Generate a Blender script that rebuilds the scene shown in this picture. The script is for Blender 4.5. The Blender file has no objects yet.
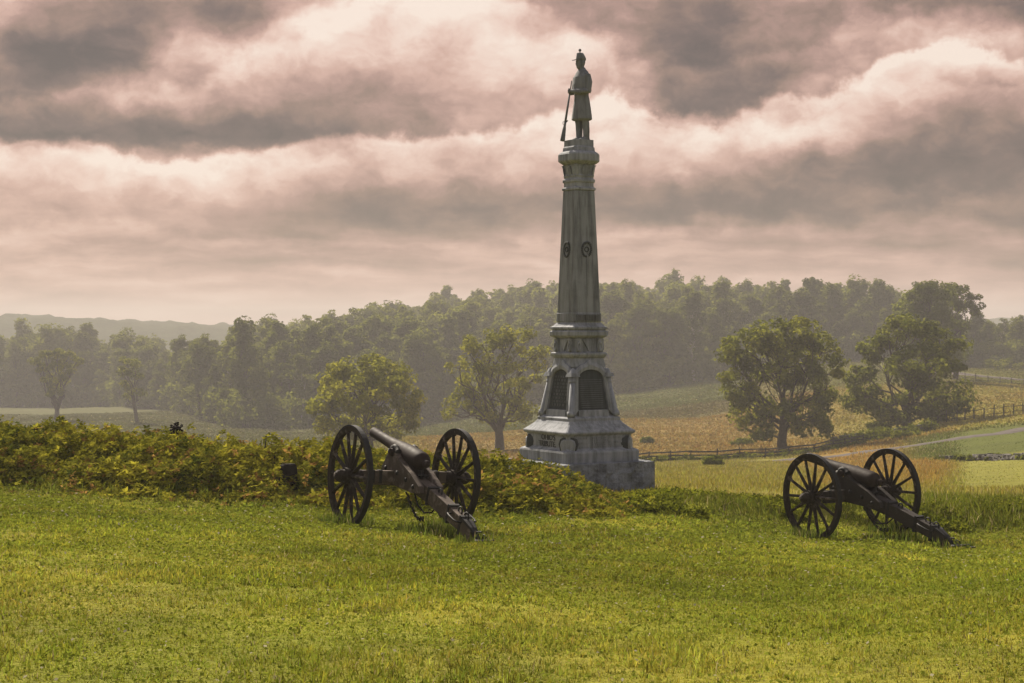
import bpy, bmesh, math, random
import numpy as np
from mathutils import Vector, Matrix, Quaternion

R = math.radians
sc = bpy.context.scene
COL = sc.collection
F = 1700.0            # focal length in pixels of a 1024 px wide frame
HOR = 328.0           # row of the horizon
random.seed(7)
rng = np.random.default_rng(11)

# ------------------------------------------------------------------ camera
cam = bpy.data.cameras.new('camera')
cam.sensor_width = 36.0
cam.lens = F / 1024 * 36
cam.shift_y = -(341.5 - HOR) / 1024
cam.clip_start = 0.1
cam.clip_end = 20000
camo = bpy.data.objects.new('camera', cam)
camo.location = (0, 0, 0)
camo.rotation_euler = (R(90), 0, 0)
COL.objects.link(camo)
sc.camera = camo

# ------------------------------------------------------------------ render settings
sc.view_settings.view_transform = 'Standard'
sc.view_settings.look = 'None'
sc.view_settings.exposure = 0.88
sc.view_settings.gamma = 1.0
cy = sc.cycles
cy.use_denoising = True
cy.max_bounces = 5
cy.diffuse_bounces = 2
cy.glossy_bounces = 2
cy.transmission_bounces = 3
cy.transparent_max_bounces = 6
cy.volume_bounces = 0
cy.caustics_reflective = False
cy.caustics_refractive = False

# ------------------------------------------------------------------ sun
SUN_AZ, SUN_EL = R(-26), R(38)
S = Vector((math.sin(SUN_AZ) * math.cos(SUN_EL), math.cos(SUN_AZ) * math.cos(SUN_EL), math.sin(SUN_EL)))
sl = bpy.data.lights.new('sun', 'SUN')
sl.energy = 5.0
sl.angle = R(2.0)
sl.color = (1.0, 0.89, 0.73)
so = bpy.data.objects.new('sun', sl)
so.rotation_euler = S.to_track_quat('Z', 'Y').to_euler()
COL.objects.link(so)


# ------------------------------------------------------------------ node helpers
class X:
    """A node socket with arithmetic."""
    nt = None

    def __init__(self, s):
        self.s = s

    def __add__(a, b): return mth('ADD', a, b)
    def __radd__(a, b): return mth('ADD', b, a)
    def __sub__(a, b): return mth('SUBTRACT', a, b)
    def __rsub__(a, b): return mth('SUBTRACT', b, a)
    def __mul__(a, b): return mth('MULTIPLY', a, b)
    def __rmul__(a, b): return mth('MULTIPLY', b, a)
    def __truediv__(a, b): return mth('DIVIDE', a, b)


def put(sock, v):
    if isinstance(v, X):
        X.nt.links.new(v.s, sock)
    else:
        sock.default_value = v


def mth(op, *a):
    n = X.nt.nodes.new('ShaderNodeMath')
    n.operation = op
    for i, v in enumerate(a):
        put(n.inputs[i], v)
    return X(n.outputs[0])


def smooth(v, lo, hi):
    n = X.nt.nodes.new('ShaderNodeMapRange')
    n.interpolation_type = 'SMOOTHSTEP'
    put(n.inputs[0], v)
    n.inputs[1].default_value = lo
    n.inputs[2].default_value = hi
    return X(n.outputs[0])


def mixf(a, b, t):
    return a + (b - a) * t


def noise(vec, scale, detail=5, rough=0.55, dist=0.0):
    n = X.nt.nodes.new('ShaderNodeTexNoise')
    n.inputs['Scale'].default_value = scale
    n.inputs['Detail'].default_value = detail
    n.inputs['Roughness'].default_value = rough
    n.inputs['Distortion'].default_value = dist
    if vec is not None:
        put(n.inputs['Vector'], vec)
    return X(n.outputs['Fac'])


def xyz(x, y, z):
    n = X.nt.nodes.new('ShaderNodeCombineXYZ')
    for i, v in enumerate((x, y, z)):
        put(n.inputs[i], v)
    return X(n.outputs[0])


def ramp(v, stops):
    n = X.nt.nodes.new('ShaderNodeValToRGB')
    put(n.inputs[0], v)
    e = n.color_ramp.elements
    while len(e) < len(stops):
        e.new(0.5)
    for i, (p, c) in enumerate(stops):
        e[i].position = p
        e[i].color = (c[0], c[1], c[2], 1)
    return X(n.outputs[0])


def mixc(a, b, t):
    n = X.nt.nodes.new('ShaderNodeMix')
    n.data_type = 'RGBA'
    put(n.inputs[0], t)
    for k, v in ((6, a), (7, b)):
        if not isinstance(v, X) and len(v) == 3:
            v = (*v, 1)
        put(n.inputs[k], v)
    return X(n.outputs[2])


def lin(*rgb):
    return tuple((c / 255 / 12.92 if c / 255 <= 0.04045 else ((c / 255 + 0.055) / 1.055) ** 2.4) for c in rgb)


# ------------------------------------------------------------------ sky: Nishita sky almost closed by a pink-lit cloud deck
def make_world():
    w = bpy.data.worlds.new('World')
    sc.world = w
    w.use_nodes = True
    w.cycles.sampling_method = 'MANUAL'
    w.cycles.sample_map_resolution = 512
    nt = w.node_tree
    nt.nodes.clear()
    X.nt = nt
    tc = nt.nodes.new('ShaderNodeTexCoord')
    sp = nt.nodes.new('ShaderNodeSeparateXYZ')
    nt.links.new(tc.outputs['Generated'], sp.inputs[0])
    dx, dy, dz = (X(sp.outputs[i]) for i in range(3))
    P = mth('ARCTAN2', dx, dy) * 1700.0            # azimuth and elevation of the sky direction
    Q = mth('ARCSINE', dz) * 1700.0
    v = xyz(P * 0.01, Q * 0.014, 0.0)
    # domain warps, coarse and fine
    w1 = noise(v, 0.55, 3, 0.5) - 0.5
    w2 = noise(xyz(P * 0.01 + 31.7, Q * 0.014 + 8.3, 2.0), 0.55, 3, 0.5) - 0.5
    w3 = noise(xyz(P * 0.01 + 3.1, Q * 0.013 + 4.4, 5.0), 2.2, 7, 0.58) - 0.5
    w4 = noise(xyz(P * 0.01 + 13.1, Q * 0.013 + 24.4, 9.0), 2.2, 7, 0.58) - 0.5
    P2 = P + w1 * 70.0 + w3 * 55.0
    Q2 = Q + w2 * 40.0 + w4 * 42.0
    rows = [  # elevation, brightness along the azimuth (-512 .. 512)
        (14, [(0, .69), (300, .70), (512, .69), (760, .67), (1024, .64)]),
        (50, [(0, .73), (150, .70), (300, .68), (480, .71), (650, .71), (800, .67), (1024, .63)]),
        (88, [(0, .72), (150, .66), (300, .62), (430, .60), (520, .65), (660, .70), (800, .65), (1024, .58)]),
        (118, [(0, .69), (100, .70), (200, .68), (300, .60), (400, .49), (500, .50), (640, .49), (720, .47), (800, .50), (900, .52), (1024, .55)]),
        (158, [(0, .74), (100, .78), (200, .78), (300, .74), (400, .68), (500, .66), (640, .68), (720, .62), (800, .52), (900, .44), (1024, .44)]),
        (190, [(0, .50), (100, .48), (200, .44), (300, .52), (350, .60), (440, .70), (520, .74), (620, .78), (700, .76), (800, .78), (880, .62), (960, .50), (1024, .52)]),
        (228, [(0, .52), (80, .58), (180, .68), (260, .64), (340, .60), (450, .72), (520, .78), (610, .80), (690, .50), (760, .56), (830, .74), (880, .76), (950, .66), (1024, .58)]),
        (268, [(0, .60), (50, .42), (120, .44), (180, .72), (300, .82), (420, .74), (520, .84), (610, .72), (700, .46), (770, .54), (850, .66), (910, .80), (970, .80), (1024, .66)]),
        (305, [(0, .72), (40, .64), (100, .56), (150, .55), (220, .50), (250, .54), (330, .80), (450, .84), (550, .64), (640, .58), (700, .50), (800, .62), (900, .60), (1024, .52)]),
        (350, [(0, .75), (150, .55), (300, .7), (450, .8), (600, .6), (700, .7), (800, .55), (1024, .6)]),
    ]
    t = (P2 + 700.0) / 1400.0
    L = None
    pq = None
    for q, pts in rows:
        n = nt.nodes.new('ShaderNodeFloatCurve')
        put(n.inputs['Value'], t)
        cu = n.mapping.curves[0]
        pp = [((px - 512 + 700) / 1400, val) for px, val in pts]
        pp = [(0.0, pp[0][1])] + pp + [(1.0, pp[-1][1])]
        cu.points[0].location = pp[0]
        cu.points[1].location = pp[-1]
        for p in pp[1:-1]:
            cu.points.new(*p)
        n.mapping.update()
        r = X(n.outputs[0])
        L = r if L is None else mixf(L, r, smooth(Q2, pq, q))
        pq = q
    # far from the pictured part of the sky: free clouds
    free = noise(xyz(dx * 3.0, dy * 3.0, dz * 5.0), 1.2, 6, 0.55) * 0.8 + 0.25
    away = mth('MAXIMUM', smooth(mth('ABSOLUTE', P), 620, 900), smooth(Q, 350, 520))
    L = mixf(L, free, away)
    # crisp billowing crest of the near cloud bank
    shut = 1.0 - away

    def crest(cp, off, amp, glow_k, above_k, soft):
        n = nt.nodes.new('ShaderNodeFloatCurve')
        put(n.inputs['Value'], (P + w1 * 40.0 + 700.0) / 1400.0)
        cu = n.mapping.curves[0]
        cpp = [((a - 512 + 700) / 1400, b / 400) for a, b in cp]
        cu.points[0].location = (0, cpp[0][1])
        cu.points[1].location = (1, cpp[-1][1])
        for p in cpp:
            cu.points.new(*p)
        n.mapping.update()
        big = noise(xyz(P * 0.012 + off, Q * 0.014, 1.0 + off), 1.1, 2, 0.5) - 0.5
        bil = noise(xyz(P * 0.02 + off, Q * 0.02, 1.0), 1.5, 6, 0.6) - 0.5
        dep = X(n.outputs[0]) * 400.0 - Q + bil * amp + big * amp * 0.9
        inside = smooth(dep, -soft, soft)
        glow = mth('EXPONENT', mth('MAXIMUM', dep, 0.0) * -0.045) * inside
        above = mth('EXPONENT', mth('MAXIMUM', dep * -1.0, 0.0) * -0.03) * (1.0 - inside)
        return (glow * glow_k - above * above_k) * shut
    L = L + crest([(0, 178), (150, 172), (250, 178), (330, 186), (430, 192), (540, 204), (600, 226), (640, 222), (690, 206), (745, 210), (800, 222), (850, 236), (885, 262), (930, 272), (980, 262), (1024, 250)], 0.0, 50.0, 0.20, 0.12, 9)
    L = L + crest([(0, 205), (70, 230), (110, 238), (160, 236), (230, 262), (290, 296), (350, 325), (420, 330), (500, 322), (560, 305), (600, 285), (640, 264), (700, 258), (750, 274), (820, 285), (900, 300), (960, 306), (1024, 290)], 7.7, 60.0, 0.13, 0.03, 14)
    L = L + crest([(0, 96), (100, 108), (200, 92), (300, 84), (400, 96), (500, 84), (620, 96), (700, 106), (800, 98), (900, 108), (1024, 92)], 14.2, 44.0, 0.09, 0.04, 12)
    L = L + crest([(0, 52), (130, 60), (260, 46), (380, 58), (500, 50), (640, 58), (760, 48), (880, 64), (1024, 56)], 21.2, 30.0, 0.05, 0.05, 10)
    # fine wisps
    det = noise(xyz(P * 0.011 + w3 * 0.5, Q * 0.017 + w4 * 0.5, 7.0), 1.9, 9, 0.58, 0.1) - 0.5
    det2 = noise(xyz(P * 0.006 + w1 * 0.8, Q * 0.040 + w3 * 0.6, 3.0), 1.3, 6, 0.55) - 0.5
    low = 1.0 - smooth(Q, 60, 150)
    L = (L - 0.63) * 1.28 + 0.605 + det * mixf(0.52, 0.12, low) + det2 * low * 0.62 - low * 0.035
    colr = ramp(L, [(0.28, lin(84, 71, 67)), (0.40, lin(112, 92, 85)), (0.50, lin(144, 116, 102)), (0.60, lin(175, 139, 126)),
                    (0.70, lin(207, 168, 152)), (0.80, lin(231, 198, 182)), (0.93, lin(247, 228, 213))])
    # pinker towards the horizon
    colr = mixc(colr, lin(198, 152, 138), (1.0 - smooth(Q, 0, 90)) * 0.42)
    # the clouds opposite the sun are greyer and cooler
    cool = ramp(L, [(0.28, lin(82, 88, 96)), (0.60, lin(150, 160, 172)), (0.93, lin(226, 232, 240))])
    colr = mixc(colr, cool, away * 0.7)
    sky = nt.nodes.new('ShaderNodeTexSky')
    sky.sky_type = 'NISHITA'
    sky.sun_disc = False
    sky.sun_elevation = SUN_EL
    sky.sun_rotation = SUN_AZ
    vm = nt.nodes.new('ShaderNodeVectorMath')
    vm.operation = 'SCALE'
    nt.links.new(sky.outputs[0], vm.inputs[0])
    vm.inputs['Scale'].default_value = 0.1
    fin = mixc(X(vm.outputs[0]), colr, 0.95)
    bg = nt.nodes.new('ShaderNodeBackground')
    put(bg.inputs[0], fin)
    bg.inputs[1].default_value = 0.56
    out = nt.nodes.new('ShaderNodeOutputWorld')
    nt.links.new(bg.outputs[0], out.inputs[0])


make_world()

# ------------------------------------------------------------------ numpy noise
_perm = np.random.default_rng(5).random(65536)


def vnoise(x, y, seed=0):
    xi = np.floor(x).astype(np.int64)
    yi = np.floor(y).astype(np.int64)
    fx = x - xi
    fy = y - yi
    fx = fx * fx * (3 - 2 * fx)
    fy = fy * fy * (3 - 2 * fy)

    def h(a, b):
        return _perm[(a * 73856093 ^ b * 19349663 ^ (seed * 83492791 + 17)) & 65535]
    return (h(xi, yi) * (1 - fx) + h(xi + 1, yi) * fx) * (1 - fy) + (h(xi, yi + 1) * (1 - fx) + h(xi + 1, yi + 1) * fx) * fy


def fbm(x, y, seed=0, octv=4):
    s = 0
    a = 0.5
    for i in range(octv):
        s = s + a * vnoise(x * 2 ** i, y * 2 ** i, seed + i)
        a *= 0.5
    return s / (1 - 0.5 ** octv)


def sstep(x, a, b):
    t = np.clip((x - a) / (b - a), 0, 1)
    return t * t * (3 - 2 * t)


# ------------------------------------------------------------------ terrain
BASE = np.array([(0, 1.62), (5, 1.64), (8.3, 1.74), (12, 1.97), (20, 2.50), (150, 11.34), (200, 13.3), (260, 14.2), (400, 16.5), (700, 20), (1500, 24), (6000, 24)])


def base_drop(d):
    return np.interp(d, BASE[:, 0], BASE[:, 1])


CP = [(0, 683, 8.3), (512, 683, 8.3), (1024, 683, 8.3), (512, 573, 15), (0, 560, 15), (1024, 580, 15),
      (350, 523, 25), (0, 497, 27), (200, 512, 27), (470, 544, 23.2), (560, 520, 27), (640, 517, 29), (812, 539, 28.7), (900, 531, 29.6),
      (945, 551, 26.8), (1024, 550, 26.5), (650, 490, 39), (570, 494, 38.6), (900, 493, 39), (1024, 494, 39), (500, 492, 41), (0, 480, 40), (300, 488, 40),
      (1000, 477, 75), (700, 479, 75), (980, 458, 128), (850, 463, 128), (700, 463, 135), (970, 437, 158), (1024, 430, 160), (690, 456, 168), (860, 441, 178),
      (783, 450, 180), (907, 432, 195), (940, 423, 192), (1024, 411, 190), (700, 445, 200), (600, 445, 205), (500, 452, 210), (370, 455, 190), (420, 440, 225),
      (700, 420, 270), (620, 420, 270), (850, 400, 260), (1000, 398, 235), (700, 396, 340), (640, 394, 390), (740, 378, 405), (850, 362, 400), (960, 374, 335),
      (1024, 382, 320), (1024, 368, 400), (900, 385, 300), (300, 447, 250), (250, 440, 285), (150, 414, 385), (50, 410, 470), (57, 420, 360), (250, 430, 335),
      (0, 406, 500), (420, 425, 380), (520, 405, 400), (-200, 480, 60), (1224, 470, 60), (-200, 430, 300), (1224, 400, 300)]
CPZ = [(560, 600, 4.5), (400, 600, 12.5), (470, 600, 9), (250, 530, 22), (700, 530, 8.5), (620, 560, 6), (850, 500, 9), (1000, 480, 12.5), (50, 620, 25), (150, 600, 24),
       (930, 490, 10), (330, 560, 18), (560, 900, 12), (300, 900, 25), (850, 900, 12), (50, 900, 27), (1024, 900, 14), (100, 1500, 30), (512, 1500, 25), (900, 1500, 20)]
pts = []
for px, py, d in CP:
    pts.append(((px - 512) / F, d, (py - HOR) / F * d))
for px, d, dr in CPZ:
    pts.append(((px - 512) / F, d, dr))
for u in (-.5, -.3, 0, .3, .5):
    pts.append((u, 2.0, base_drop(2.0)))
    pts.append((u, 4000., base_drop(4000.)))
pts = np.array(pts)
KA, KB = 4.0, 1.0


def _feat(u, d):
    return np.stack([np.asarray(u) * KA, np.log(np.maximum(d, 1.0)) * KB], -1)


_c = _feat(pts[:, 0], pts[:, 1])
_res = pts[:, 2] - base_drop(pts[:, 1])
_A = np.linalg.norm(_c[:, None] - _c[None], axis=-1)
_n = len(pts)
_M = np.zeros((_n + 1, _n + 1))
_M[:_n, :_n] = _A - np.eye(_n) * 0.01
_M[:_n, _n] = 1
_M[_n, :_n] = 1
_w = np.linalg.solve(_M, np.append(_res, 0))

MC = np.array([(-300, 422, 32), (-60, 436, 32), (0, 440, 31.5), (150, 450, 31), (300, 464, 30.7), (400, 471, 30.3), (480, 475, 30), (560, 491, 30), (600, 502, 29.9), (650, 514, 30.0)], float)


def polar(x, y):
    r = np.hypot(x, y)
    ang = np.clip(np.arctan2(x, y), -0.5, 0.5)
    return np.tan(ang), r * np.cos(ang)


def smooth_ground(u, d):
    shp = np.shape(u)
    u = np.ravel(u).astype(float)
    d = np.ravel(d).astype(float)
    out = np.empty(len(u))
    for i in range(0, len(u), 20000):
        f = _feat(u[i:i + 20000], d[i:i + 20000])
        D = np.linalg.norm(f[:, None] - _c[None], axis=-1)
        out[i:i + 20000] = D @ _w[:_n] + _w[_n]
    return -(base_drop(d) + out).reshape(shp)


_mu = (MC[:, 0] - 512) / F
_mg = smooth_ground(_mu, MC[:, 2])
_mh = np.maximum(-(MC[:, 1] - HOR) / F * MC[:, 2] - _mg, 0.0)


def mound(u, d):
    """height of the earthwork (left) and of the low grass bank (right) above the slope"""
    px = u * F + 512
    dc = np.interp(px, MC[:, 0], MC[:, 2])
    h = np.interp(px, MC[:, 0], _mh)
    s = d - dc
    prof = np.where(s < 0, np.exp(-(np.abs(s) / 2.1) ** 2.4), np.exp(-(np.abs(s) / 2.3) ** 2.2))
    m = h * prof
    fade = sstep(px, 590, 680)
    dc2 = 31.3 + 0.4 * np.sin(px / 60)
    s2 = d - dc2
    prof2 = np.where(s2 < 0, sstep(s2, -2.3, 0), np.exp(-(np.abs(s2) / 4.0) ** 2))
    return np.maximum(m, 0.24 * fade * prof2)


def G(x, y):
    x = np.asarray(x, float)
    y = np.asarray(y, float)
    u, d = polar(x, y)
    z = smooth_ground(u, d) + mound(u, d)
    amp = np.interp(d, [0, 8, 40, 120, 400, 1000, 4000], [.0, .03, .05, .35, 1.0, 3.0, 6.0])
    sca = np.interp(d, [0, 8, 40, 120, 400, 1000, 4000], [.8, .8, .5, .08, .05, .02, .02])
    return z + (fbm(x * 0.35, y * 0.35, 3) - .5) * np.minimum(amp, .22) + (fbm(x * .03, y * .03, 9) - .5) * np.maximum(amp - .22, 0) * 2


def g1(x, y):
    return float(G(np.array([x]), np.array([y]))[0])


def at(px, py, d0=6.0, d1=3000.0):
    """first point of the ground along a sight line"""
    u = (px - 512) / F
    k = (py - HOR) / F
    d = np.geomspace(d0, d1, 4000)
    below = (-k * d) <= G(u * d, d)
    i = int(np.argmax(below)) if below.any() else len(d) - 1
    return Vector((u * d[i], d[i], g1(u * d[i], d[i])))


def on(px, d):
    u = (px - 512) / F
    return Vector((u * d, d, g1(u * d, d)))


# ------------------------------------------------------------------ object helpers
def tag(o, label=None, cat=None, group=None, kind=None):
    if label: o['label'] = label
    if cat: o['category'] = cat
    if group: o['group'] = group
    if kind: o['kind'] = kind
    return o


def empty(name, loc=(0, 0, 0), rz=0.0):
    o = bpy.data.objects.new(name, None)
    o.location = loc
    o.rotation_euler = (0, 0, rz)
    o.empty_display_size = 0.3
    COL.objects.link(o)
    return o


def npmesh(name, V, faces, smoothf=False):
    """mesh from an (n,3) array and (m,k) arrays of faces"""
    me = bpy.data.meshes.new(name)
    if not isinstance(faces, list):
        faces = [faces]
    faces = [np.asarray(f, np.int32) for f in faces if len(f)]
    nl = sum(f.size for f in faces)
    nf = sum(len(f) for f in faces)
    me.vertices.add(len(V))
    me.vertices.foreach_set('co', np.ascontiguousarray(V, np.float32).ravel())
    me.loops.add(nl)
    me.loops.foreach_set('vertex_index', np.concatenate([f.ravel() for f in faces]))
    me.polygons.add(nf)
    tot = np.concatenate([np.full(len(f), f.shape[1], np.int32) for f in faces])
    me.polygons.foreach_set('loop_start', np.concatenate([[0], np.cumsum(tot)[:-1]]).astype(np.int32))
    me.polygons.foreach_set('loop_total', tot)
    me.update(calc_edges=True)
    if smoothf:
        me.polygons.foreach_set('use_smooth', np.ones(nf, bool))
    return me


def link(name, me, mat=None, parent=None):
    if mat is not None and len(me.materials) == 0:
        me.materials.append(mat)
    o = bpy.data.objects.new(name, me)
    COL.objects.link(o)
    if parent is not None:
        o.parent = parent
    return o


def face_attr(me, name, vals):
    a = me.attributes.new(name, 'FLOAT', 'FACE')
    a.data.foreach_set('value', np.asarray(vals, np.float32))


def col_attr(me, name, rgb, dom='FACE'):
    a = me.attributes.new(name, 'FLOAT_COLOR', dom)
    rgba = np.concatenate([np.asarray(rgb, np.float32), np.ones((len(rgb), 1), np.float32)], 1)
    a.data.foreach_set('color', rgba.ravel())


class MB:
    """collects shapes into one mesh"""

    def __init__(self):
        self.v, self.f, self.sm = [], [], []

    def add(self, V, Fc, sm=False, M=None):
        k = len(self.v)
        for p in V:
            p = Vector(p)
            self.v.append(M @ p if M is not None else p)
        for f in Fc:
            self.f.append([i + k for i in f])
            self.sm.append(sm)
        return self

    def box(self, c, s, M=None, taper=1.0):
        x, y, z = (v / 2 for v in s)
        V = [(c[0] + a * x * (taper if e > 0 else 1), c[1] + b * y * (taper if e > 0 else 1), c[2] + e * z) for e in (-1, 1) for a, b in ((-1, -1), (1, -1), (1, 1), (-1, 1))]
        return self.add(V, [(3, 2, 1, 0), (4, 5, 6, 7), (0, 1, 5, 4), (1, 2, 6, 5), (2, 3, 7, 6), (3, 0, 4, 7)], False, M)

    def loft(self, rings, sm=False, M=None, cap=True, closed=True):
        n = len(rings[0])
        V = [p for r in rings for p in r]
        Fc = []
        for i in range(len(rings) - 1):
            for j in range(n if closed else n - 1):
                a, b = i * n + j, i * n + (j + 1) % n
                Fc.append((a, b, b + n, a + n))
        self.add(V, Fc, sm, M)
        if cap:
            k = len(self.v) - len(V)
            self.f.append([k + j for j in range(n)][::-1]); self.sm.append(False)
            self.f.append([k + len(V) - n + j for j in range(n)]); self.sm.append(False)
        return self

    def tube(self, pts, rad, n=8, sm=True, cap=True):
        pts = [Vector(p) for p in pts]
        if not hasattr(rad, '__len__'):
            rad = [rad] * len(pts)
        rings = []
        up = None
        for i, p in enumerate(pts):
            t = (pts[min(i + 1, len(pts) - 1)] - pts[max(i - 1, 0)]).normalized()
            if up is None:
                up = Vector((0, 0, 1)) if abs(t.z) < 0.9 else Vector((1, 0, 0))
            a = t.cross(up).normalized()
            b = a.cross(t).normalized()
            up = b
            rings.append([p + (a * math.cos(2 * math.pi * j / n) + b * math.sin(2 * math.pi * j / n)) * rad[i] for j in range(n)])
        return self.loft(rings, sm, None, cap)

    def lathe(self, prof, n=24, M=None, sm=True, cap=False):
        """profile of (radius, height) round the z axis"""
        rings = [[(r * math.cos(2 * math.pi * j / n), r * math.sin(2 * math.pi * j / n), h) for j in range(n)] for r, h in prof]
        return self.loft(rings, sm, M, cap)

    def torus(self, c, R_, r_, n=20, m=8, M=None):
        V, Fc = [], []
        for i in range(n):
            a = 2 * math.pi * i / n
            for j in range(m):
                b = 2 * math.pi * j / m
                V.append((c[0] + (R_ + r_ * math.cos(b)) * math.cos(a), c[1] + (R_ + r_ * math.cos(b)) * math.sin(a), c[2] + r_ * math.sin(b)))
                Fc.append((i * m + j, ((i + 1) % n) * m + j, ((i + 1) % n) * m + (j + 1) % m, i * m + (j + 1) % m))
        return self.add(V, Fc, True, M)

    def prism(self, poly, x0, x1, M=None):
        """polygon in (y, z) pulled from x0 to x1"""
        n = len(poly)
        V = [(x0, a, b) for a, b in poly] + [(x1, a, b) for a, b in poly]
        Fc = [list(range(n))[::-1], list(range(n, 2 * n))] + [(j, (j + 1) % n, (j + 1) % n + n, j + n) for j in range(n)]
        return self.add(V, Fc, False, M)

    def build(self, name, mat, parent=None, bevel=0.0):
        me = bpy.data.meshes.new(name)
        me.from_pydata([tuple(p) for p in self.v], [], self.f)
        me.polygons.foreach_set('use_smooth', self.sm)
        bm = bmesh.new()
        bm.from_mesh(me)
        bmesh.ops.recalc_face_normals(bm, faces=bm.faces)
        bm.to_mesh(me)
        bm.free()
        me.update()
        o = link(name, me, mat, parent)
        if bevel:
            b = o.modifiers.new('bevel', 'BEVEL')
            b.width = bevel
            b.segments = 2
            b.limit_method = 'ANGLE'
            b.angle_limit = R(35)
        return o


def copy_tree(o, parent=None):
    c = o.copy()
    COL.objects.link(c)
    c.parent = parent
    if parent is not None:
        c.matrix_parent_inverse = o.matrix_parent_inverse.copy()
    for ch in [k for k in o.children]:
        copy_tree(ch, c)
    return c


# ------------------------------------------------------------------ materials
def new_mat(name):
    m = bpy.data.materials.new(name)
    m.use_nodes = True
    m.node_tree.nodes.clear()
    X.nt = m.node_tree
    out = m.node_tree.nodes.new('ShaderNodeOutputMaterial')
    return m, out


def attr(name, which='Fac'):
    n = X.nt.nodes.new('ShaderNodeAttribute')
    n.attribute_name = name
    return X(n.outputs[which])


def objco():
    n = X.nt.nodes.new('ShaderNodeTexCoord')
    return X(n.outputs['Object'])


def worldpos():
    n = X.nt.nodes.new('ShaderNodeNewGeometry')
    return X(n.outputs['Position'])


def bump(h, strength=0.3, dist=0.02):
    n = X.nt.nodes.new('ShaderNodeBump')
    n.inputs['Strength'].default_value = strength
    n.inputs['Distance'].default_value = dist
    put(n.inputs['Height'], h)
    return X(n.outputs[0])


def principled(out, col, rough=0.7, metal=0.0, spec=0.4, normal=None):
    n = X.nt.nodes.new('ShaderNodeBsdfPrincipled')
    if not isinstance(col, X) and len(col) == 3:
        col = (*col, 1)
    put(n.inputs['Base Color'], col)
    put(n.inputs['Roughness'], rough)
    n.inputs['Metallic'].default_value = metal
    n.inputs['Specular IOR Level'].default_value = spec
    if normal is not None:
        put(n.inputs['Normal'], normal)
    X.nt.links.new(n.outputs[0], out.inputs[0])
    return n


def leaf_mat(name, stops, trans=0.45, tcol=1.3, vary=0.25):
    """diffuse + translucent leaves; hue from the per-leaf tint and the plant"""
    m, out = new_mat(name)
    t = attr('tint')
    oi = X.nt.nodes.new('ShaderNodeObjectInfo')
    r = X(oi.outputs['Random'])
    c = ramp(mth('ADD', t * (1 - vary), r * vary), stops)
    d = X.nt.nodes.new('ShaderNodeBsdfDiffuse')
    put(d.inputs[0], c)
    tr = X.nt.nodes.new('ShaderNodeBsdfTranslucent')
    c2 = mixc(c, (0.35, 0.33, 0.03), 0.18 * tcol)
    put(tr.inputs[0], c2)
    mx = X.nt.nodes.new('ShaderNodeMixShader')
    mx.inputs[0].default_value = trans
    X.nt.links.new(d.outputs[0], mx.inputs[1])
    X.nt.links.new(tr.outputs[0], mx.inputs[2])
    X.nt.links.new(mx.outputs[0], out.inputs[0])
    return m


def blade_mat(name, trans=0.4):
    m, out = new_mat(name)
    c = attr('tone', 'Color')
    d = X.nt.nodes.new('ShaderNodeBsdfDiffuse')
    put(d.inputs[0], c)
    tr = X.nt.nodes.new('ShaderNodeBsdfTranslucent')
    put(tr.inputs[0], c)
    mx = X.nt.nodes.new('ShaderNodeMixShader')
    mx.inputs[0].default_value = trans
    X.nt.links.new(d.outputs[0], mx.inputs[1])
    X.nt.links.new(tr.outputs[0], mx.inputs[2])
    X.nt.links.new(mx.outputs[0], out.inputs[0])
    return m


def bark_mat(name, col):
    m, out = new_mat(name)
    p = objco()
    n = noise(p, 3.0, 5)
    principled(out, ramp(n, [(0.3, tuple(c * .6 for c in col)), (0.7, tuple(c * 1.3 for c in col))]), 0.9, spec=0.15, normal=bump(noise(p, 9.0, 4), 0.5, 0.03))
    return m


M_BARK = bark_mat('bark', (0.075, 0.055, 0.042))
M_PALEBARK = bark_mat('pale_bark', (0.30, 0.26, 0.22))
M_LEAF = leaf_mat('tree_leaves', [(0.15, (.040, .056, .006)), (0.5, (.11, .132, .012)), (0.85, (.24, .24, .02))], trans=.5)
M_LEAFY = leaf_mat('yellow_leaves', [(0.15, (.080, .095, .008)), (0.5, (.20, .205, .016)), (0.85, (.35, .32, .028))], trans=.5)
M_LEAFF = leaf_mat('wood_leaves', [(0.1, (.034, .050, .009)), (0.5, (.088, .112, .015)), (0.9, (.17, .185, .026))], trans=.5, vary=0.5)


def stone_mat(name, base, dark, streak=0.6, scale=1.0, rough_face=False):
    m, out = new_mat(name)
    p = objco()
    sp = X.nt.nodes.new('ShaderNodeSeparateXYZ')
    X.nt.links.new(p.s, sp.inputs[0])
    x, y, z = (X(sp.outputs[i]) for i in range(3))
    st = noise(xyz(x * 9.0, y * 9.0, z * 0.7), scale, 5, 0.6)       # rain streaks run down the faces
    bl = noise(p, 2.2 * scale, 6, 0.65)
    fine = noise(p, 40.0, 4, 0.6)
    k = smooth(st * streak + bl * (1.0 - streak) * 0.9 + fine * 0.08, 0.33, 0.66)
    c = mixc(dark, base, k)
    green = smooth(noise(p, 1.3, 4), 0.55, 0.75) * 0.25
    c = mixc(c, (0.10, 0.11, 0.08), green)
    h = noise(p, 7.0 if rough_face else 55.0, 6, 0.65)
    principled(out, c, 0.8, spec=0.25, normal=bump(h, 1.0 if rough_face else 0.25, 0.12 if rough_face else 0.01))
    return m


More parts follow.
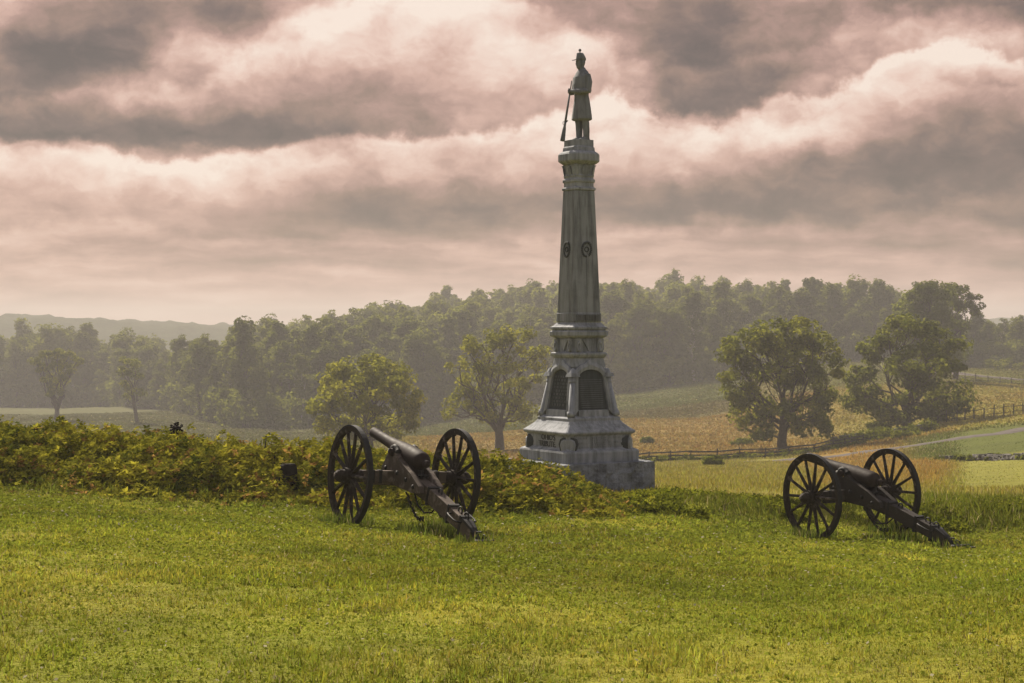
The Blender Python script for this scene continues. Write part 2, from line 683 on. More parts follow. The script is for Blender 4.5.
M_STONE = stone_mat('weathered_stone', (0.290, 0.304, 0.330), (0.110, 0.118, 0.130))
M_SHAFT = stone_mat('streaked_stone', (0.235, 0.247, 0.262), (0.080, 0.086, 0.092), 0.7)
M_ROCK = stone_mat('rough_stone', (0.285, 0.304, 0.336), (0.060, 0.066, 0.075), 0.3, rough_face=True)
M_PLAQ = stone_mat('dark_plaque', (0.050, 0.058, 0.062), (0.028, 0.033, 0.036), 0.6)
M_STATUE = stone_mat('statue_stone', (0.185, 0.193, 0.205), (0.062, 0.066, 0.070), 0.65)
M_WORN = stone_mat('worn_relief', (0.10, 0.108, 0.112), (0.05, 0.055, 0.058))
M_INK = stone_mat('incised_letters', (0.06, 0.066, 0.07), (0.045, 0.05, 0.053))


def paint_mat(name, col, rough=0.55, spec=0.4, wear=(0.2, 0.17, 0.14), amount=0.5, metal=0.0):
    m, out = new_mat(name)
    p = objco()
    n = noise(p, 6.0, 7, 0.7)
    w = smooth(n, 0.62 - 0.14 * amount, 0.86 - 0.14 * amount)
    c = mixc(mixc(tuple(k * .7 for k in col), tuple(min(1, k * 1.25) for k in col), noise(p, 2.0, 4)), wear, w * amount)
    principled(out, c, mth('ADD', noise(p, 11.0, 4) * 0.3, rough - 0.1), metal, spec * .6, bump(noise(p, 70.0, 4), 0.2, 0.004))
    return m


M_IRON = paint_mat('black_iron', (0.018, 0.017, 0.017), 0.62, 0.35, (0.09, 0.05, 0.03), 0.45)
M_BARREL = paint_mat('barrel_iron', (0.030, 0.022, 0.019), 0.6, 0.12, (0.085, 0.06, 0.052), 0.5)
M_WOODW = paint_mat('weathered_carriage', (0.080, 0.062, 0.050), 0.75, 0.2, (0.27, 0.22, 0.18), 0.95)
M_WOODD = paint_mat('dark_carriage', (0.036, 0.030, 0.026), 0.7, 0.25, (0.13, 0.115, 0.10), 0.6)
M_WHEEL = paint_mat('wheel_wood', (0.032, 0.025, 0.020), 0.75, 0.2, (0.22, 0.18, 0.15), 0.8)
M_FENCE = paint_mat('grey_rail', (0.055, 0.045, 0.038), 0.85, 0.2, (0.13, 0.11, 0.095), 0.4)
M_POST = paint_mat('dark_post', (0.022, 0.018, 0.015), 0.9, 0.15, (0.06, 0.05, 0.04), 0.4)
M_WALL = stone_mat('field_stone', (0.13, 0.115, 0.10), (0.035, 0.032, 0.028), 0.2)


# ------------------------------------------------------------------ colours of the fields
def zone_color(x, y):
    u, d = polar(x, y)
    px = u * F + 512
    n1 = fbm(x * .05, y * .05, 21)
    n2 = fbm(x * .6, y * .6, 22)
    n3 = fbm(x * .012, y * .03, 23)
    lawn = np.array([.222, .224, .024])
    lawn2 = np.array([.31, .27, .042])
    lawn3 = np.array([.120, .145, .018])
    c = lawn[None] + (lawn2 - lawn)[None] * (sstep(n2, .42, .72) * .6)[:, None]
    c = c + (lawn3[None] - c) * (sstep(fbm(x * .5, y * .4, 31), .50, .75) * .5)[:, None]

    c = c * (.80 + .40 * sstep(fbm(x * .17, y * .17, 44, 3), .32, .68))[:, None]

    def over(col, m):
        nonlocal c
        c = c + (np.array(col)[None] - c) * np.clip(m, 0, 1)[:, None]
    w = (n1 - .5) * 30
    over((.085, .095, .018), sstep(mound(u, d), .12, .4) * (1 - .8 * sstep(px, 600, 680)))
    over((.225, .200, .038), sstep(d, 33, 36))
    # dry gold meadow this side of the fence
    over((.27, .16, .036), sstep(d + w * .5, 78, 100) * (1 - sstep(px + w, 948, 962)) * sstep(px + w, 770, 840) * (.55 + .45 * sstep(n1, .3, .6)))
    over((.27, .175, .04), sstep(d + w, 44, 75) * sstep(px + w * 2, 790, 850) * (1 - sstep(px + w, 940, 965)) * .8)
    # mown field on the right
    over((.23, .22, .042), sstep(d, 40, 50) * sstep(px + w * .6, 930, 972) * (1 - sstep(d, 124, 130)))
    over((.10, .115, .022), sstep(d, 126, 130) * sstep(px + w * .3, 880, 930) * (1 - sstep(d, 168, 176)))
    # beyond the fence
    over((.230, .155, .040), sstep(d, 164, 172) * sstep(px, 380, 440) * (1 - sstep(px, 830, 870)))
    over((.15, .118, .026), sstep(d, 164, 172) * sstep(n1, .50, .75) * .45)
    over((.225, .185, .040), sstep(d, 172, 182) * sstep(px, 800, 860))
    over((.21, .155, .036), sstep(d, 215, 240) * sstep(px, 760, 860) * sstep(n1, .35, .7))
    over((.092, .098, .024), sstep(d + w * .4, 268, 282) * (1 - sstep(px + w, 735, 790)))
    over((.11, .085, .030), sstep(d + w * .5, 268, 282) * (1 - sstep(d + w * .5, 308, 325)) * (1 - sstep(px + w, 735, 790)) * sstep(px, 520, 560) * .8)
    over((.125, .12, .024), sstep(d, 290, 310) * sstep(px, 740, 800))
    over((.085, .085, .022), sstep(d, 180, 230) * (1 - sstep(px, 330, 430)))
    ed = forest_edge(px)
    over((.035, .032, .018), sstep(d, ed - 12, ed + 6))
    c = c * (.78 + .44 * fbm(x * .9, y * .9, 40, 3))[:, None]
    # fade of the tussocks with distance is left to the noise; furrowed look far off
    c = c * (.84 + .32 * fbm(x * .10, y * .28, 41, 4))[:, None] ** np.interp(d, [30, 120], [0, 1])[:, None]
    return c


EDGE = np.array([(-400, 505), (0, 505), (100, 490), (170, 430), (225, 345), (300, 345), (360, 375), (420, 390), (520, 402), (620, 400), (680, 405), (735, 415), (800, 432), (860, 440), (930, 425), (1024, 405), (1400, 400)], float)


def forest_edge(px):
    return np.interp(px, EDGE[:, 0], EDGE[:, 1])


# ------------------------------------------------------------------ ground sheet
def make_ground():
    rows = np.concatenate([[0.6, 1.5, 3, 4.5], np.arange(6, 26, .4), np.arange(26, 37, .18), np.geomspace(37, 700, 190), np.geomspace(720, 2600, 40)])
    fine = np.arange(-.42, .4201, .0045)
    ang = np.concatenate([np.linspace(-math.pi, -.45, 60, endpoint=False), fine, np.linspace(.45, math.pi, 60, endpoint=False)])
    nA, nR = len(ang), len(rows)
    A, D = np.meshgrid(ang, rows)
    X_, Y_ = np.sin(A) * D, np.cos(A) * D
    Z = G(X_.ravel(), Y_.ravel())
    V = np.stack([X_.ravel(), Y_.ravel(), Z], 1)
    V = np.concatenate([V, [[0, 0, g1(0, 0.01)]]])
    i, j = np.meshgrid(np.arange(nR - 1), np.arange(nA), indexing='ij')
    a = i * nA + j
    b = i * nA + (j + 1) % nA
    q = np.stack([a, b, b + nA, a + nA], -1).reshape(-1, 4)[:, ::-1]
    jj = np.arange(nA)
    t = np.stack([np.full(nA, len(V) - 1), (jj + 1) % nA, jj], 1)[:, ::-1]
    me = npmesh('ground', V, [q, t], True)
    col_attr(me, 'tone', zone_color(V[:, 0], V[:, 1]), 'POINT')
    m, out = new_mat('ground_turf')
    p = worldpos()
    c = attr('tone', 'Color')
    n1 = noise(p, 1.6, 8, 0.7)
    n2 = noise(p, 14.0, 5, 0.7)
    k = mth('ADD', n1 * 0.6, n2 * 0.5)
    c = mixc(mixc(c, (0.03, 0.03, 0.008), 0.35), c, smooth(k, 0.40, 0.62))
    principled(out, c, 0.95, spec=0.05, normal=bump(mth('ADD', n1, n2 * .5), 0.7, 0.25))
    o = link('ground', me, m)
    tag(o, kind='structure')


make_ground()


def strip(name, pxs, width, mat, lift=0.07):
    """a road as a ribbon over the ground; pxs is a list of plan points"""
    P_ = []
    for a, b in zip(pxs[:-1], pxs[1:]):
        for t in np.linspace(0, 1, 14, endpoint=False):
            P_.append(a.lerp(b, t))
    P_.append(pxs[-1])
    V = []
    for i, p in enumerate(P_):
        t = (P_[min(i + 1, len(P_) - 1)] - P_[max(i - 1, 0)])
        t.z = 0
        t.normalize()
        nrm = Vector((-t.y, t.x, 0))
        for s in np.linspace(-.5, .5, 7):
            q = p + nrm * width * s
            V.append((q.x, q.y, g1(q.x, q.y) + lift * (1 if abs(s) < .45 else -1.0)))
    Fc = []
    for i in range(len(P_) - 1):
        for k in range(6):
            a = i * 7 + k
            Fc.append((a, a + 1, a + 8, a + 7))
    me = npmesh(name, np.array(V), np.array(Fc), True)
    return tag(link(name, me, mat), kind='structure')


def road_mat():
    m, out = new_mat('gravel_road')
    p = worldpos()
    n = noise(p, 0.9, 7, 0.65)
    principled(out, ramp(n, [(.3, (.075, .062, .056)), (.7, (.13, .11, .10))]), .95, spec=.1, normal=bump(noise(p, 6., 5), .4, .05))
    return m


M_ROAD = road_mat()
RP = [at(1080, 424, 120), at(1000, 434, 120), at(945, 441, 120), at(890, 449, 120), at(840, 456, 110), at(760, 462, 110), at(690, 464.5, 110)]
ROADX = np.array(sorted((p.x / p.y * F + 512, p.y) for p in RP))
strip('road', RP, 2.8, M_ROAD)
strip('road', [on(1120, 318), on(1024, 326), on(985, 332), on(955, 340), on(930, 352), on(890, 375)], 5.5, M_ROAD, .15)


# ------------------------------------------------------------------ far wooded hills
def hill(name, pxc, wpx, d, top_py, depth, seed):
    n, m = 260, 26
    us = np.linspace(pxc - wpx, pxc + wpx, n)
    ds = np.linspace(d - depth, d + depth, m)
    UU, DD = np.meshgrid(us, ds)
    x = (UU - 512) / F * d
    base = -30.0
    ztop = -(top_py - HOR) / F * d
    a = np.clip(1 - ((UU - pxc) / wpx) ** 2, 0, 1) ** .8
    b = np.clip(1 - ((DD - d) / depth) ** 2, 0, 1)
    h = base + (ztop - base) * a * b ** .7
    bumps = (fbm(x * .09, DD * .09, seed, 4) - .5) * 16 * np.sqrt(a * b)
    V = np.stack([x.ravel(), DD.ravel(), (h + bumps * .55 + (fbm(x * .01, DD * .02, seed + 5) - .5) * 12 * a).ravel()], 1)
    i, j = np.meshgrid(np.arange(m - 1), np.arange(n - 1), indexing='ij')
    k = i * n + j
    q = np.stack([k, k + 1, k + 1 + n, k + n], -1).reshape(-1, 4)
    me = npmesh(name, V, q, False)
    mt, out = new_mat('distant_woods')
    p = worldpos()
    principled(out, ramp(noise(p, .12, 7, .7), [(.3, (.025, .035, .014)), (.7, (.07, .08, .025))]), 1.0, spec=0.0, normal=bump(noise(p, .2, 6, .7), 1.0, 4.0))
    tag(link(name, me, mt), kind='structure')


hill('hills', 60, 420, 1250, 318, 260, 51)
hill('hills', 330, 480, 1800, 327, 300, 57)
hill('hills', 1000, 520, 1500, 322, 260, 61)


# ------------------------------------------------------------------ haze: even air over the whole place
def make_haze():
    mb = MB()
    mb.box((0, 0, (32 - 55) / 2), (5400, 5400, 32 + 55))
    m, out = new_mat('haze')
    v = X.nt.nodes.new('ShaderNodeVolumePrincipled')
    v.inputs['Color'].default_value = (0.78, 0.74, 0.71, 1)
    v.inputs['Density'].default_value = 0.00055
    v.inputs['Anisotropy'].default_value = 0.1
    X.nt.links.new(v.outputs[0], out.inputs['Volume'])
    m.cycles.homogeneous_volume = True
    o = mb.build('haze', m)
    tag(o, kind='stuff')
    o.display_type = 'WIRE'


make_haze()


# ------------------------------------------------------------------ grass
def blades(name, x, y, h, wdt, tone, lean=0.5, zoff=0.0, mat=None, label=None):
    n = len(x)
    z = G(x, y) - 0.01 + zoff
    a = rng.random(n) * 2 * np.pi
    l = rng.random(n) ** 1.0 * lean
    b = rng.random(n) * 2 * np.pi
    dx, dy = np.cos(a) * wdt / 2, np.sin(a) * wdt / 2
    lx, ly = np.cos(b) * l * h, np.sin(b) * l * h
    hz = h * np.sqrt(np.maximum(1 - l * l * .6, .08))
    V = np.empty((n, 5, 3), np.float32)
    V[:, 0] = np.stack([x - dx, y - dy, z], 1)
    V[:, 1] = np.stack([x + dx, y + dy, z], 1)
    V[:, 2] = np.stack([x + dx * .8 + lx * .35, y + dy * .8 + ly * .35, z + hz * .6], 1)
    V[:, 3] = np.stack([x - dx * .8 + lx * .35, y - dy * .8 + ly * .35, z + hz * .6], 1)
    V[:, 4] = np.stack([x + lx, y + ly, z + hz], 1)
    k = np.arange(n)[:, None] * 5
    q = k + np.array([[0, 1, 2, 3]])
    t = k + np.array([[3, 2, 4]])
    me = npmesh(name, V.reshape(-1, 3), [q, t], False)
    col_attr(me, 'tone', np.concatenate([tone, tone]), 'FACE')
    o = link(name, me, mat)
    return tag(o, label, 'grass', kind='stuff')


M_BLADE = blade_mat('grass_blades')


def sample(n, d0, d1, u0, u1, power=1.0, side=0.0):
    """points over a sector, density falling with distance for power < 1"""
    e = power + 1
    d = (d0 ** e + rng.random(n) * (d1 ** e - d0 ** e)) ** (1 / e)
    u = u0 + rng.random(n) * (u1 - u0)
    if side:
        f = (u - u0) / (u1 - u0) * 2 - 1
        return f * (u1 * d + side), d
    return u * d, d


def vary(c, s=.25, dry=.08):
    n = len(c)
    c = c * (1 + (rng.random((n, 1)) - .5) * 2 * s)
    c = c * (1 + (rng.random((n, 3)) - .5) * .2)
    dr = rng.random(n) < dry
    c[dr] = np.array([.30, .25, .11]) * (.6 + .6 * rng.random((dr.sum(), 1)))
    return c


def make_grass():
    # mown lawn: a short underlayer and many small radiating tufts
    x, y = sample(470000, 6.0, 33, -.31, .31, 0.15, 4.0)
    u, d = polar(x, y)
    k = mound(u, d) < .18
    x, y, d = x[k], y[k], d[k]
    h = .014 + .022 * rng.random(len(x))
    w = np.maximum(.006, d * .0007) * (.7 + .6 * rng.random(len(x)))
    c1 = zone_color(x, y) * 1.0
    nb = 9
    tx, ty = sample(104000, 6.0, 33, -.31, .31, 0.15, 4.0)
    u, td = polar(tx, ty)
    big = sstep(fbm(tx * 1.1, ty * 1.1, 33), .40, .72)
    k = (mound(u, td) < .20) & (rng.random(len(tx)) < .72 + .28 * big)
    tx, ty, td, big = tx[k], ty[k], td[k], big[k]
    tc = zone_color(tx, ty) * (.55 + 1.0 * rng.random((len(tx), 1)))
    tc[:, 0] *= .82 + .24 * rng.random(len(tx))
    th = (.022 + .045 * rng.random(len(tx)) ** 1.3) * (.7 + .6 * big)
    idx = np.repeat(np.arange(len(tx)), nb)
    a = rng.random(len(idx)) * 6.283
    rr = .02 + .03 * rng.random(len(idx))
    x2, y2 = tx[idx] + np.cos(a) * rr, ty[idx] + np.sin(a) * rr
    h2 = th[idx] * (.6 + .7 * rng.random(len(idx)))
    w2 = np.maximum(.007, td[idx] * .0007) * (.7 + .7 * rng.random(len(idx)))
    blades('lawn_grass', np.concatenate([x, x2]), np.concatenate([y, y2]), np.concatenate([h, h2]), np.concatenate([w, w2]),
           np.concatenate([vary(c1, .3, .05), vary(tc[idx], .2, .06)]), 1.25, mat=M_BLADE, label='short mown yellow green lawn across the whole foreground')
    # clover and flat weeds in the turf
    x, y = sample(245000, 6.0, 30, -.31, .31, 0.15, 4.0)
    u, d = polar(x, y)
    k = (mound(u, d) < .15) & (rng.random(len(x)) < .25 + .75 * sstep(fbm(x * .9, y * .9, 38), .42, .62))
    x, y, d = x[k], y[k], d[k]
    n = len(x)
    z = G(x, y) + .012 + .03 * rng.random(n)
    nrm = rng.normal(size=(n, 3)) * .38 + np.array([0, -.1, 1.0])
    nrm /= np.linalg.norm(nrm, axis=1, keepdims=True)
    t = np.cross(nrm, rng.normal(size=(n, 3)))
    t /= np.linalg.norm(t, axis=1, keepdims=True)
    b = np.cross(nrm, t)
    sz = (np.maximum(.011, d * .0009) * (.6 + .8 * rng.random(n)))[:, None]
    P0 = np.stack([x, y, z], 1)
    V = np.stack([P0 - t * sz, P0 + b * sz * .8, P0 + t * sz, P0 - b * sz * .8], 1)
    me = npmesh('clover', V.reshape(-1, 3), np.arange(n)[:, None] * 4 + np.array([[0, 1, 2, 3]]))
    cc = np.array([.175, .20, .023])[None] * (.7 + .7 * rng.random((n, 1)))
    pale = rng.random(n) < .022
    cc[pale] = np.array([.42, .38, .27])
    col_attr(me, 'tone', cc)
    tag(link('clover', me, M_BLADE), 'small clover leaves and pale flower specks scattered through the lawn', 'clover', kind='stuff')
    # rank grass on the bank and along the foot of the earthwork
    x, y = sample(135000, 26, 36.5, -.31, .31, 1.0, 4.0)
    u, d = polar(x, y)
    px = u * F + 512
    m = mound(u, d)
    tuft = fbm(x * .9, y * .9, 34)
    band = ((m > .03) & (px > 600) & (tuft > .33)) | ((m > .03) & (m < .35) & (px < 640) & (tuft > .46))
    x, y, d, px, m = x[band], y[band], d[band], px[band], m[band]
    cl = fbm(x * 1.1, y * 1.1, 35)
    right = sstep(px, 880, 930)
    h = (.06 + .20 * rng.random(len(x))) * (.3 + 1.0 * cl) * (1 + .6 * right) * (.35 + .65 * sstep(m, .03, .18))
    c = np.array([.135, .150, .019])[None] * (0.6 + .9 * fbm(x * .8, y * .8, 36))[:, None]
    blades('tall_grass', x, y, h, .012 + .012 * rng.random(len(x)), vary(c, .3, .07), 1.0, mat=M_BLADE, label='rank uncut green grass on the low bank behind the right cannon')
    # tufts at the wheels and trails
    xs, ys = [], []
    for cx, cy, r, n in TUFTS:
        a = rng.random(n) * 6.283
        rr = r * np.sqrt(rng.random(n))
        xs.append(cx + np.cos(a) * rr)
        ys.append(cy + np.sin(a) * rr)
    x, y = np.concatenate(xs), np.concatenate(ys)
    c = np.array([.10, .125, .018])[None] * (0.75 + .6 * rng.random((len(x), 1)))
    blades('unmown_grass', x, y, .08 + .14 * rng.random(len(x)), .010 + .008 * rng.random(len(x)), vary(c, .25, .06), .6, mat=M_BLADE, label='longer green grass left round the cannon wheels and trails')
    # meadow beyond the bank
    x, y = sample(190000, 33.5, 172, -.10, .37, 0.35)
    u, d = polar(x, y)
    px = u * F + 512
    mown = sstep(px, 940, 975) * sstep(d, 40, 50)
    roadish = np.abs(d - np.interp(px, ROADX[:, 0], ROADX[:, 1])) < 2.4 + 2.0 * (px < 850)
    k = (rng.random(len(x)) > mown * .85) & ~roadish
    x, y, d, mown = x[k], y[k], d[k], mown[k]
    h = (.10 + .22 * rng.random(len(x))) * (1 - .75 * mown) * (.3 + 1.2 * fbm(x * .3, y * .3, 37)) * np.interp(d, [33, 50, 80], [.55, .7, 1.0])
    w = np.maximum(.014, d * .00055) * (.7 + .6 * rng.random(len(x)))
    blades('meadow_grass', x, y, h, w, vary(zone_color(x, y) * 1.15, .25, .12), .9, mat=M_BLADE, label='dry golden meadow grass between the bank and the rail fence')


def make_field_grass():
    # coarse tussocks of the fields beyond the fence
    x, y = sample(230000, 168, 420, -.36, .36, 0.3)
    u, d = polar(x, y)
    px = u * F + 512
    k = (d < forest_edge(px) - 4) & (np.abs(d - np.interp(px, ROADX[:, 0], ROADX[:, 1])) > 3)
    road = (np.abs(px - np.interp(d, [288, 318, 326, 332, 340, 352, 375], [1160, 1120, 1024, 985, 955, 930, 890])) < 26) & (d > 305) & (px > 880)
    k &= ~road
    x, y, d = x[k], y[k], d[k]
    h = (.08 + .24 * rng.random(len(x))) * (.3 + 1.4 * fbm(x * .12, y * .09, 82))
    blades('field_grass', x, y, h, d * .0011 * (.6 + .8 * rng.random(len(x))), vary(zone_color(x, y) * 1.02, .16, .02), 1.1, mat=M_BLADE, label='coarse rough grass of the far fields below the wood')


# ------------------------------------------------------------------ trees
def leaves(C, rad, nl, size, flat=0.8, centre=None, seed=0, tint_c=None, asp=.6):
    """nl leaves round each clump centre: positions, faces, tints"""
    r = np.random.default_rng(seed)
    n = len(C)
    nl = np.asarray(nl)
    flat = flat
    idx = np.repeat(np.arange(n), nl)
    N = len(idx)
    dirs = r.normal(size=(N, 3))
    dirs /= np.linalg.norm(dirs, axis=1, keepdims=True)
    rr = rad[idx] * (.35 + .65 * r.random(N) ** .5)
    P_ = C[idx] + dirs * rr[:, None] * np.array([1, 1, flat])
    out = dirs * .7 + np.array([0, 0, .5]) + r.normal(size=(N, 3)) * .6
    if centre is not None:
        o2 = P_ - centre
        out = out + .5 * o2 / (np.linalg.norm(o2, axis=1, keepdims=True) + 1e-6)
    nrm = out / np.linalg.norm(out, axis=1, keepdims=True)
    t = np.cross(nrm, r.normal(size=(N, 3)))
    t /= np.linalg.norm(t, axis=1, keepdims=True)
    b = np.cross(nrm, t)
    s = size * (.6 + .8 * r.random(N))[:, None]
    V = np.stack([P_ - t * s * .5, P_ + b * s * asp * .5 + nrm * s * .08, P_ + t * s * .5, P_ - b * s * asp * .5 + nrm * s * .08], 1)
    q = np.arange(N)[:, None] * 4 + np.array([[0, 1, 2, 3]])
    tc = r.random(n) if tint_c is None else tint_c
    tint = np.clip(.6 * tc[idx] + .4 * r.random(N), 0, 1)
    return V.reshape(-1, 3), q, tint


def limb(mb, a, b, r0, r1, rnd, sag=.12, n=5, sides=6):
    a, b = Vector(a), Vector(b)
    L = (b - a).length
    mid = [a.lerp(b, i / n) + Vector((rnd.uniform(-1, 1), rnd.uniform(-1, 1), rnd.uniform(-.6, 1))) * L * sag * .5 * math.sin(math.pi * i / n) for i in range(n + 1)]
    mid[0], mid[-1] = a, b
    mb.tube(mid, [r0 + (r1 - r0) * i / n for i in range(n + 1)], sides, True, False)
    return mid


def tree_meshes(name, lobes, H, trunk_r, split, nclump, nleaf, leaf, clump_r, seed, lean=(0, 0), bough=True, twist=.12):
    """lobes: (x, y, z, rx, ry, rz) about the foot of the tree. Returns trunk and crown meshes."""
    rnd = random.Random(seed)
    r = np.random.default_rng(seed)
    mb = MB()
    top = Vector((lean[0], lean[1], split))
    tp = limb(mb, (0, 0, -.6), top, trunk_r * 1.25, trunk_r * .8, rnd, twist * .6, 5, 9)
    vol = np.array([l[3] * l[4] * l[5] for l in lobes])
    share = vol ** .75 / (vol ** .75).sum()
    C, Rr, T = [], [], []
    cen = np.array([np.mean([l[0] for l in lobes]), np.mean([l[1] for l in lobes]), np.mean([l[2] for l in lobes])])
    for l, s in zip(lobes, share):
        c = Vector(l[:3])
        k = max(3, int(round(nclump * s)))
        start = tp[rnd.choice([3, 4, 5, 5])] if c.z > split else tp[rnd.choice([2, 3])]
        rl = trunk_r * (.20 + .42 * s ** .5)
        inner = c - Vector((0, 0, l[5] * .3))
        path = limb(mb, start, inner, rl, rl * .45, rnd, .28)
        for i in range(k):
            d = Vector((rnd.gauss(0, 1), rnd.gauss(0, 1), rnd.gauss(0, 1))).normalized()
            q = rnd.uniform(.45, 1.0) ** .6
            p = c + Vector((d.x * l[3], d.y * l[4], d.z * l[5])) * q
            C.append(p)
            Rr.append(clump_r * rnd.uniform(.6, 1.25))
            T.append(rnd.random())
            if bough:
                limb(mb, path[rnd.choice([2, 3, 4, 5])], p, rl * .30, rl * .08, rnd, .25, 3, 4)
    C = np.array([tuple(c) for c in C])
    V, q, tint = leaves(C, np.array(Rr), np.maximum(4, r.poisson(nleaf / len(C), len(C))), leaf, .75, cen, seed, np.array(T))
    crown = npmesh(name + '_crown', V, q)
    face_attr(crown, 'tint', tint)
    tr = bpy.data.meshes.new(name + '_trunk')
    tr.from_pydata([tuple(p) for p in mb.v], [], mb.f)
    tr.polygons.foreach_set('use_smooth', [True] * len(tr.polygons))
    tr.update()
    return tr, crown


def hero(px, py, d, lobes_px, label, cat='tree', seed=1, leafmat=M_LEAF, nclump=130, nleaf=9000, leaf=.44, clump=1.0, trunk_r=.32, split_py=None, group=None, name='tree', bark=M_BARK, lean=(0, 0)):
    rnd = random.Random(seed)
    base = on(px, d)
    m = d / F
    foot = (HOR - py) * m
    lobes = []
    for (a, b, rx, ry) in lobes_px:
        lobes.append(((a - px) * m, rnd.uniform(-.7, .7) * rx * m, (HOR - b) * m - base.z, rx * m, (rx * .8 + 8) * m, ry * m))
    split = (HOR - split_py) * m - base.z
    top = max(l[2] + l[5] for l in lobes)
    tr, cr = tree_meshes(name, lobes, top, trunk_r, split, nclump, nleaf, leaf, clump, seed, lean)
    t = empty(name, base)
    link('trunk', tr, bark, t)
    link('crown', cr, leafmat, t)
    tag(t, label, cat, group)
    return t


def make_hero_trees():
    G_ = 'trees standing alone in the fields'
    hero(783, 450, 180, [(745, 345, 22, 17), (772, 335, 22, 17), (800, 330, 20, 15), (822, 348, 18, 16), (780, 365, 38, 24), (738, 382, 18, 19), (824, 382, 18, 22), (752, 412, 24, 18), (800, 412, 28, 18), (730, 357, 12, 11), (837, 368, 8, 12), (765, 434, 14, 7), (822, 424, 13, 10), (742, 400, 10, 16)],
         'broad dark green tree in the dry field behind the right cannon', seed=3, trunk_r=.5, split_py=425, nclump=210, nleaf=15000, clump=1.0, group=G_)
    hero(907, 432, 195, [(908, 328, 22, 11), (890, 338, 16, 11), (930, 334, 16, 11), (880, 350, 20, 13), (940, 345, 18, 16), (958, 338, 10, 11), (915, 365, 40, 20), (865, 392, 16, 16), (880, 402, 20, 18), (948, 392, 20, 13), (966, 402, 9, 11), (920, 398, 24, 15), (858, 372, 14, 10), (892, 416, 18, 9), (940, 412, 22, 8), (852, 400, 8, 9)],
         'spreading dark tree beside the stone wall, its lowest boughs hanging near the ground', seed=5, trunk_r=.5, split_py=408, nclump=210, nleaf=15000, clump=1.0, group=G_)
    hero(928, 372, 300, [(925, 294, 12, 12), (912, 305, 15, 14), (936, 303, 14, 18), (920, 322, 20, 16), (905, 325, 10, 10), (940, 325, 12, 14), (930, 340, 18, 12), (942, 352, 14, 11), (918, 352, 14, 10)],
         'tall dense tree rising above the wood behind the spreading dark tree', seed=8, trunk_r=.5, split_py=350, nclump=150, nleaf=13000, leaf=.6, clump=1.5, leafmat=M_LEAFF, group=G_)
    hero(955, 372, 310, [(950, 288, 10, 7), (963, 293, 10, 7), (974, 302, 9, 6), (965, 306, 8, 7), (955, 300, 8, 9), (978, 310, 5, 4), (950, 318, 10, 9), (962, 322, 8, 7), (952, 338, 11, 9), (960, 352, 9, 9), (950, 360, 10, 8)],
         'airy tree with open flat sprays beside the tall dense tree on the skyline', seed=9, trunk_r=.45, split_py=335, nclump=80, nleaf=4500, leaf=.55, clump=1.1, leafmat=M_LEAFF, group=G_)
    hero(370, 455, 190, [(365, 368, 28, 13), (340, 378, 20, 15), (392, 378, 20, 15), (325, 398, 15, 14), (365, 392, 42, 22), (406, 402, 16, 17), (412, 418, 10, 10), (340, 426, 22, 11), (395, 428, 24, 11), (318, 424, 9, 9), (365, 425, 22, 14), (316, 408, 7, 8)],
         'round yellow green tree behind the left cannon', seed=12, leafmat=M_LEAFY, trunk_r=.4, split_py=436, nclump=190, nleaf=14000, clump=1.0, group=G_)
    hero(499, 458, 215, [(482, 341, 20, 12), (515, 336, 18, 12), (498, 334, 14, 8), (533, 352, 14, 14), (460, 366, 16, 7), (500, 365, 26, 15), (538, 374, 10, 12), (478, 385, 24, 13), (520, 390, 22, 15), (462, 402, 16, 10), (452, 412, 9, 6), (500, 410, 30, 14), (530, 412, 12, 10), (470, 352, 10, 9)],
         'open pale green tree with bare lower boughs just left of the monument', seed=14, leafmat=M_LEAFY, trunk_r=.55, split_py=425, nclump=140, nleaf=8500, leaf=.42, clump=1.0, group=G_)
    hero(57, 420, 360, [(37, 361, 5, 4), (46, 356, 6, 4), (57, 354, 6, 4), (68, 356, 6, 4), (77, 361, 5, 4), (43, 368, 5, 5), (70, 368, 5, 5), (56, 366, 8, 6), (48, 377, 4, 5), (65, 377, 4, 5), (56, 384, 5, 6), (52, 393, 3, 4), (62, 392, 3, 4)],
         'vase shaped elm standing alone in the misty field at far left', seed=16, leafmat=M_LEAF, trunk_r=.55, split_py=409, nclump=80, nleaf=4600, leaf=.55, clump=.85, group=G_)
    hero(138, 430, 345, [(127, 361, 5, 4), (134, 364, 5, 4), (122, 371, 4, 4), (131, 373, 5, 5), (140, 377, 4, 4), (121, 384, 4, 3), (131, 388, 4, 4), (142, 392, 4, 3), (126, 398, 3, 3)],
         'thin sparse tree with a long bare trunk in front of the left wood', seed=18, leafmat=M_LEAF, trunk_r=.34, split_py=392, nclump=46, nleaf=1900, leaf=.55, clump=.85, group=G_, lean=(-1.2, 0))
    # small bushes in the meadow and by the wall
    for px, py, d0, w, h, lab, sd in [(717, 466, 100, 13, 9, 'small leafy bush alone in the meadow in front of the rail fence', 31),
                                      (648, 444, 150, 7, 5, 'low dark bush just right of the monument beyond the fence', 32),
                                      (742, 445, 150, 14, 6, 'low bush at the foot of the broad dark tree, on its left', 33),
                                      (880, 430, 150, 14, 7, 'low bush along the stone wall left of the spreading tree trunk', 34),
                                      (935, 424, 150, 12, 8, 'round bush at the right end of the dark stone wall', 35),
                                      (905, 438, 150, 16, 6, 'flat dark bush growing over the stone wall under the spreading tree', 36),
                                      (1003, 370, 280, 22, 10, 'low rounded bush by the upper road at the right edge', 37)]:
        b = at(px, py, d0)
        m = b.y / F
        lob = [((random.uniform(-.5, .5)) * w * m, random.uniform(-.4, .4) * w * m, h * m * random.uniform(.35, .8), w * m * .55, w * m * .5, h * m * .42) for _ in range(5)]
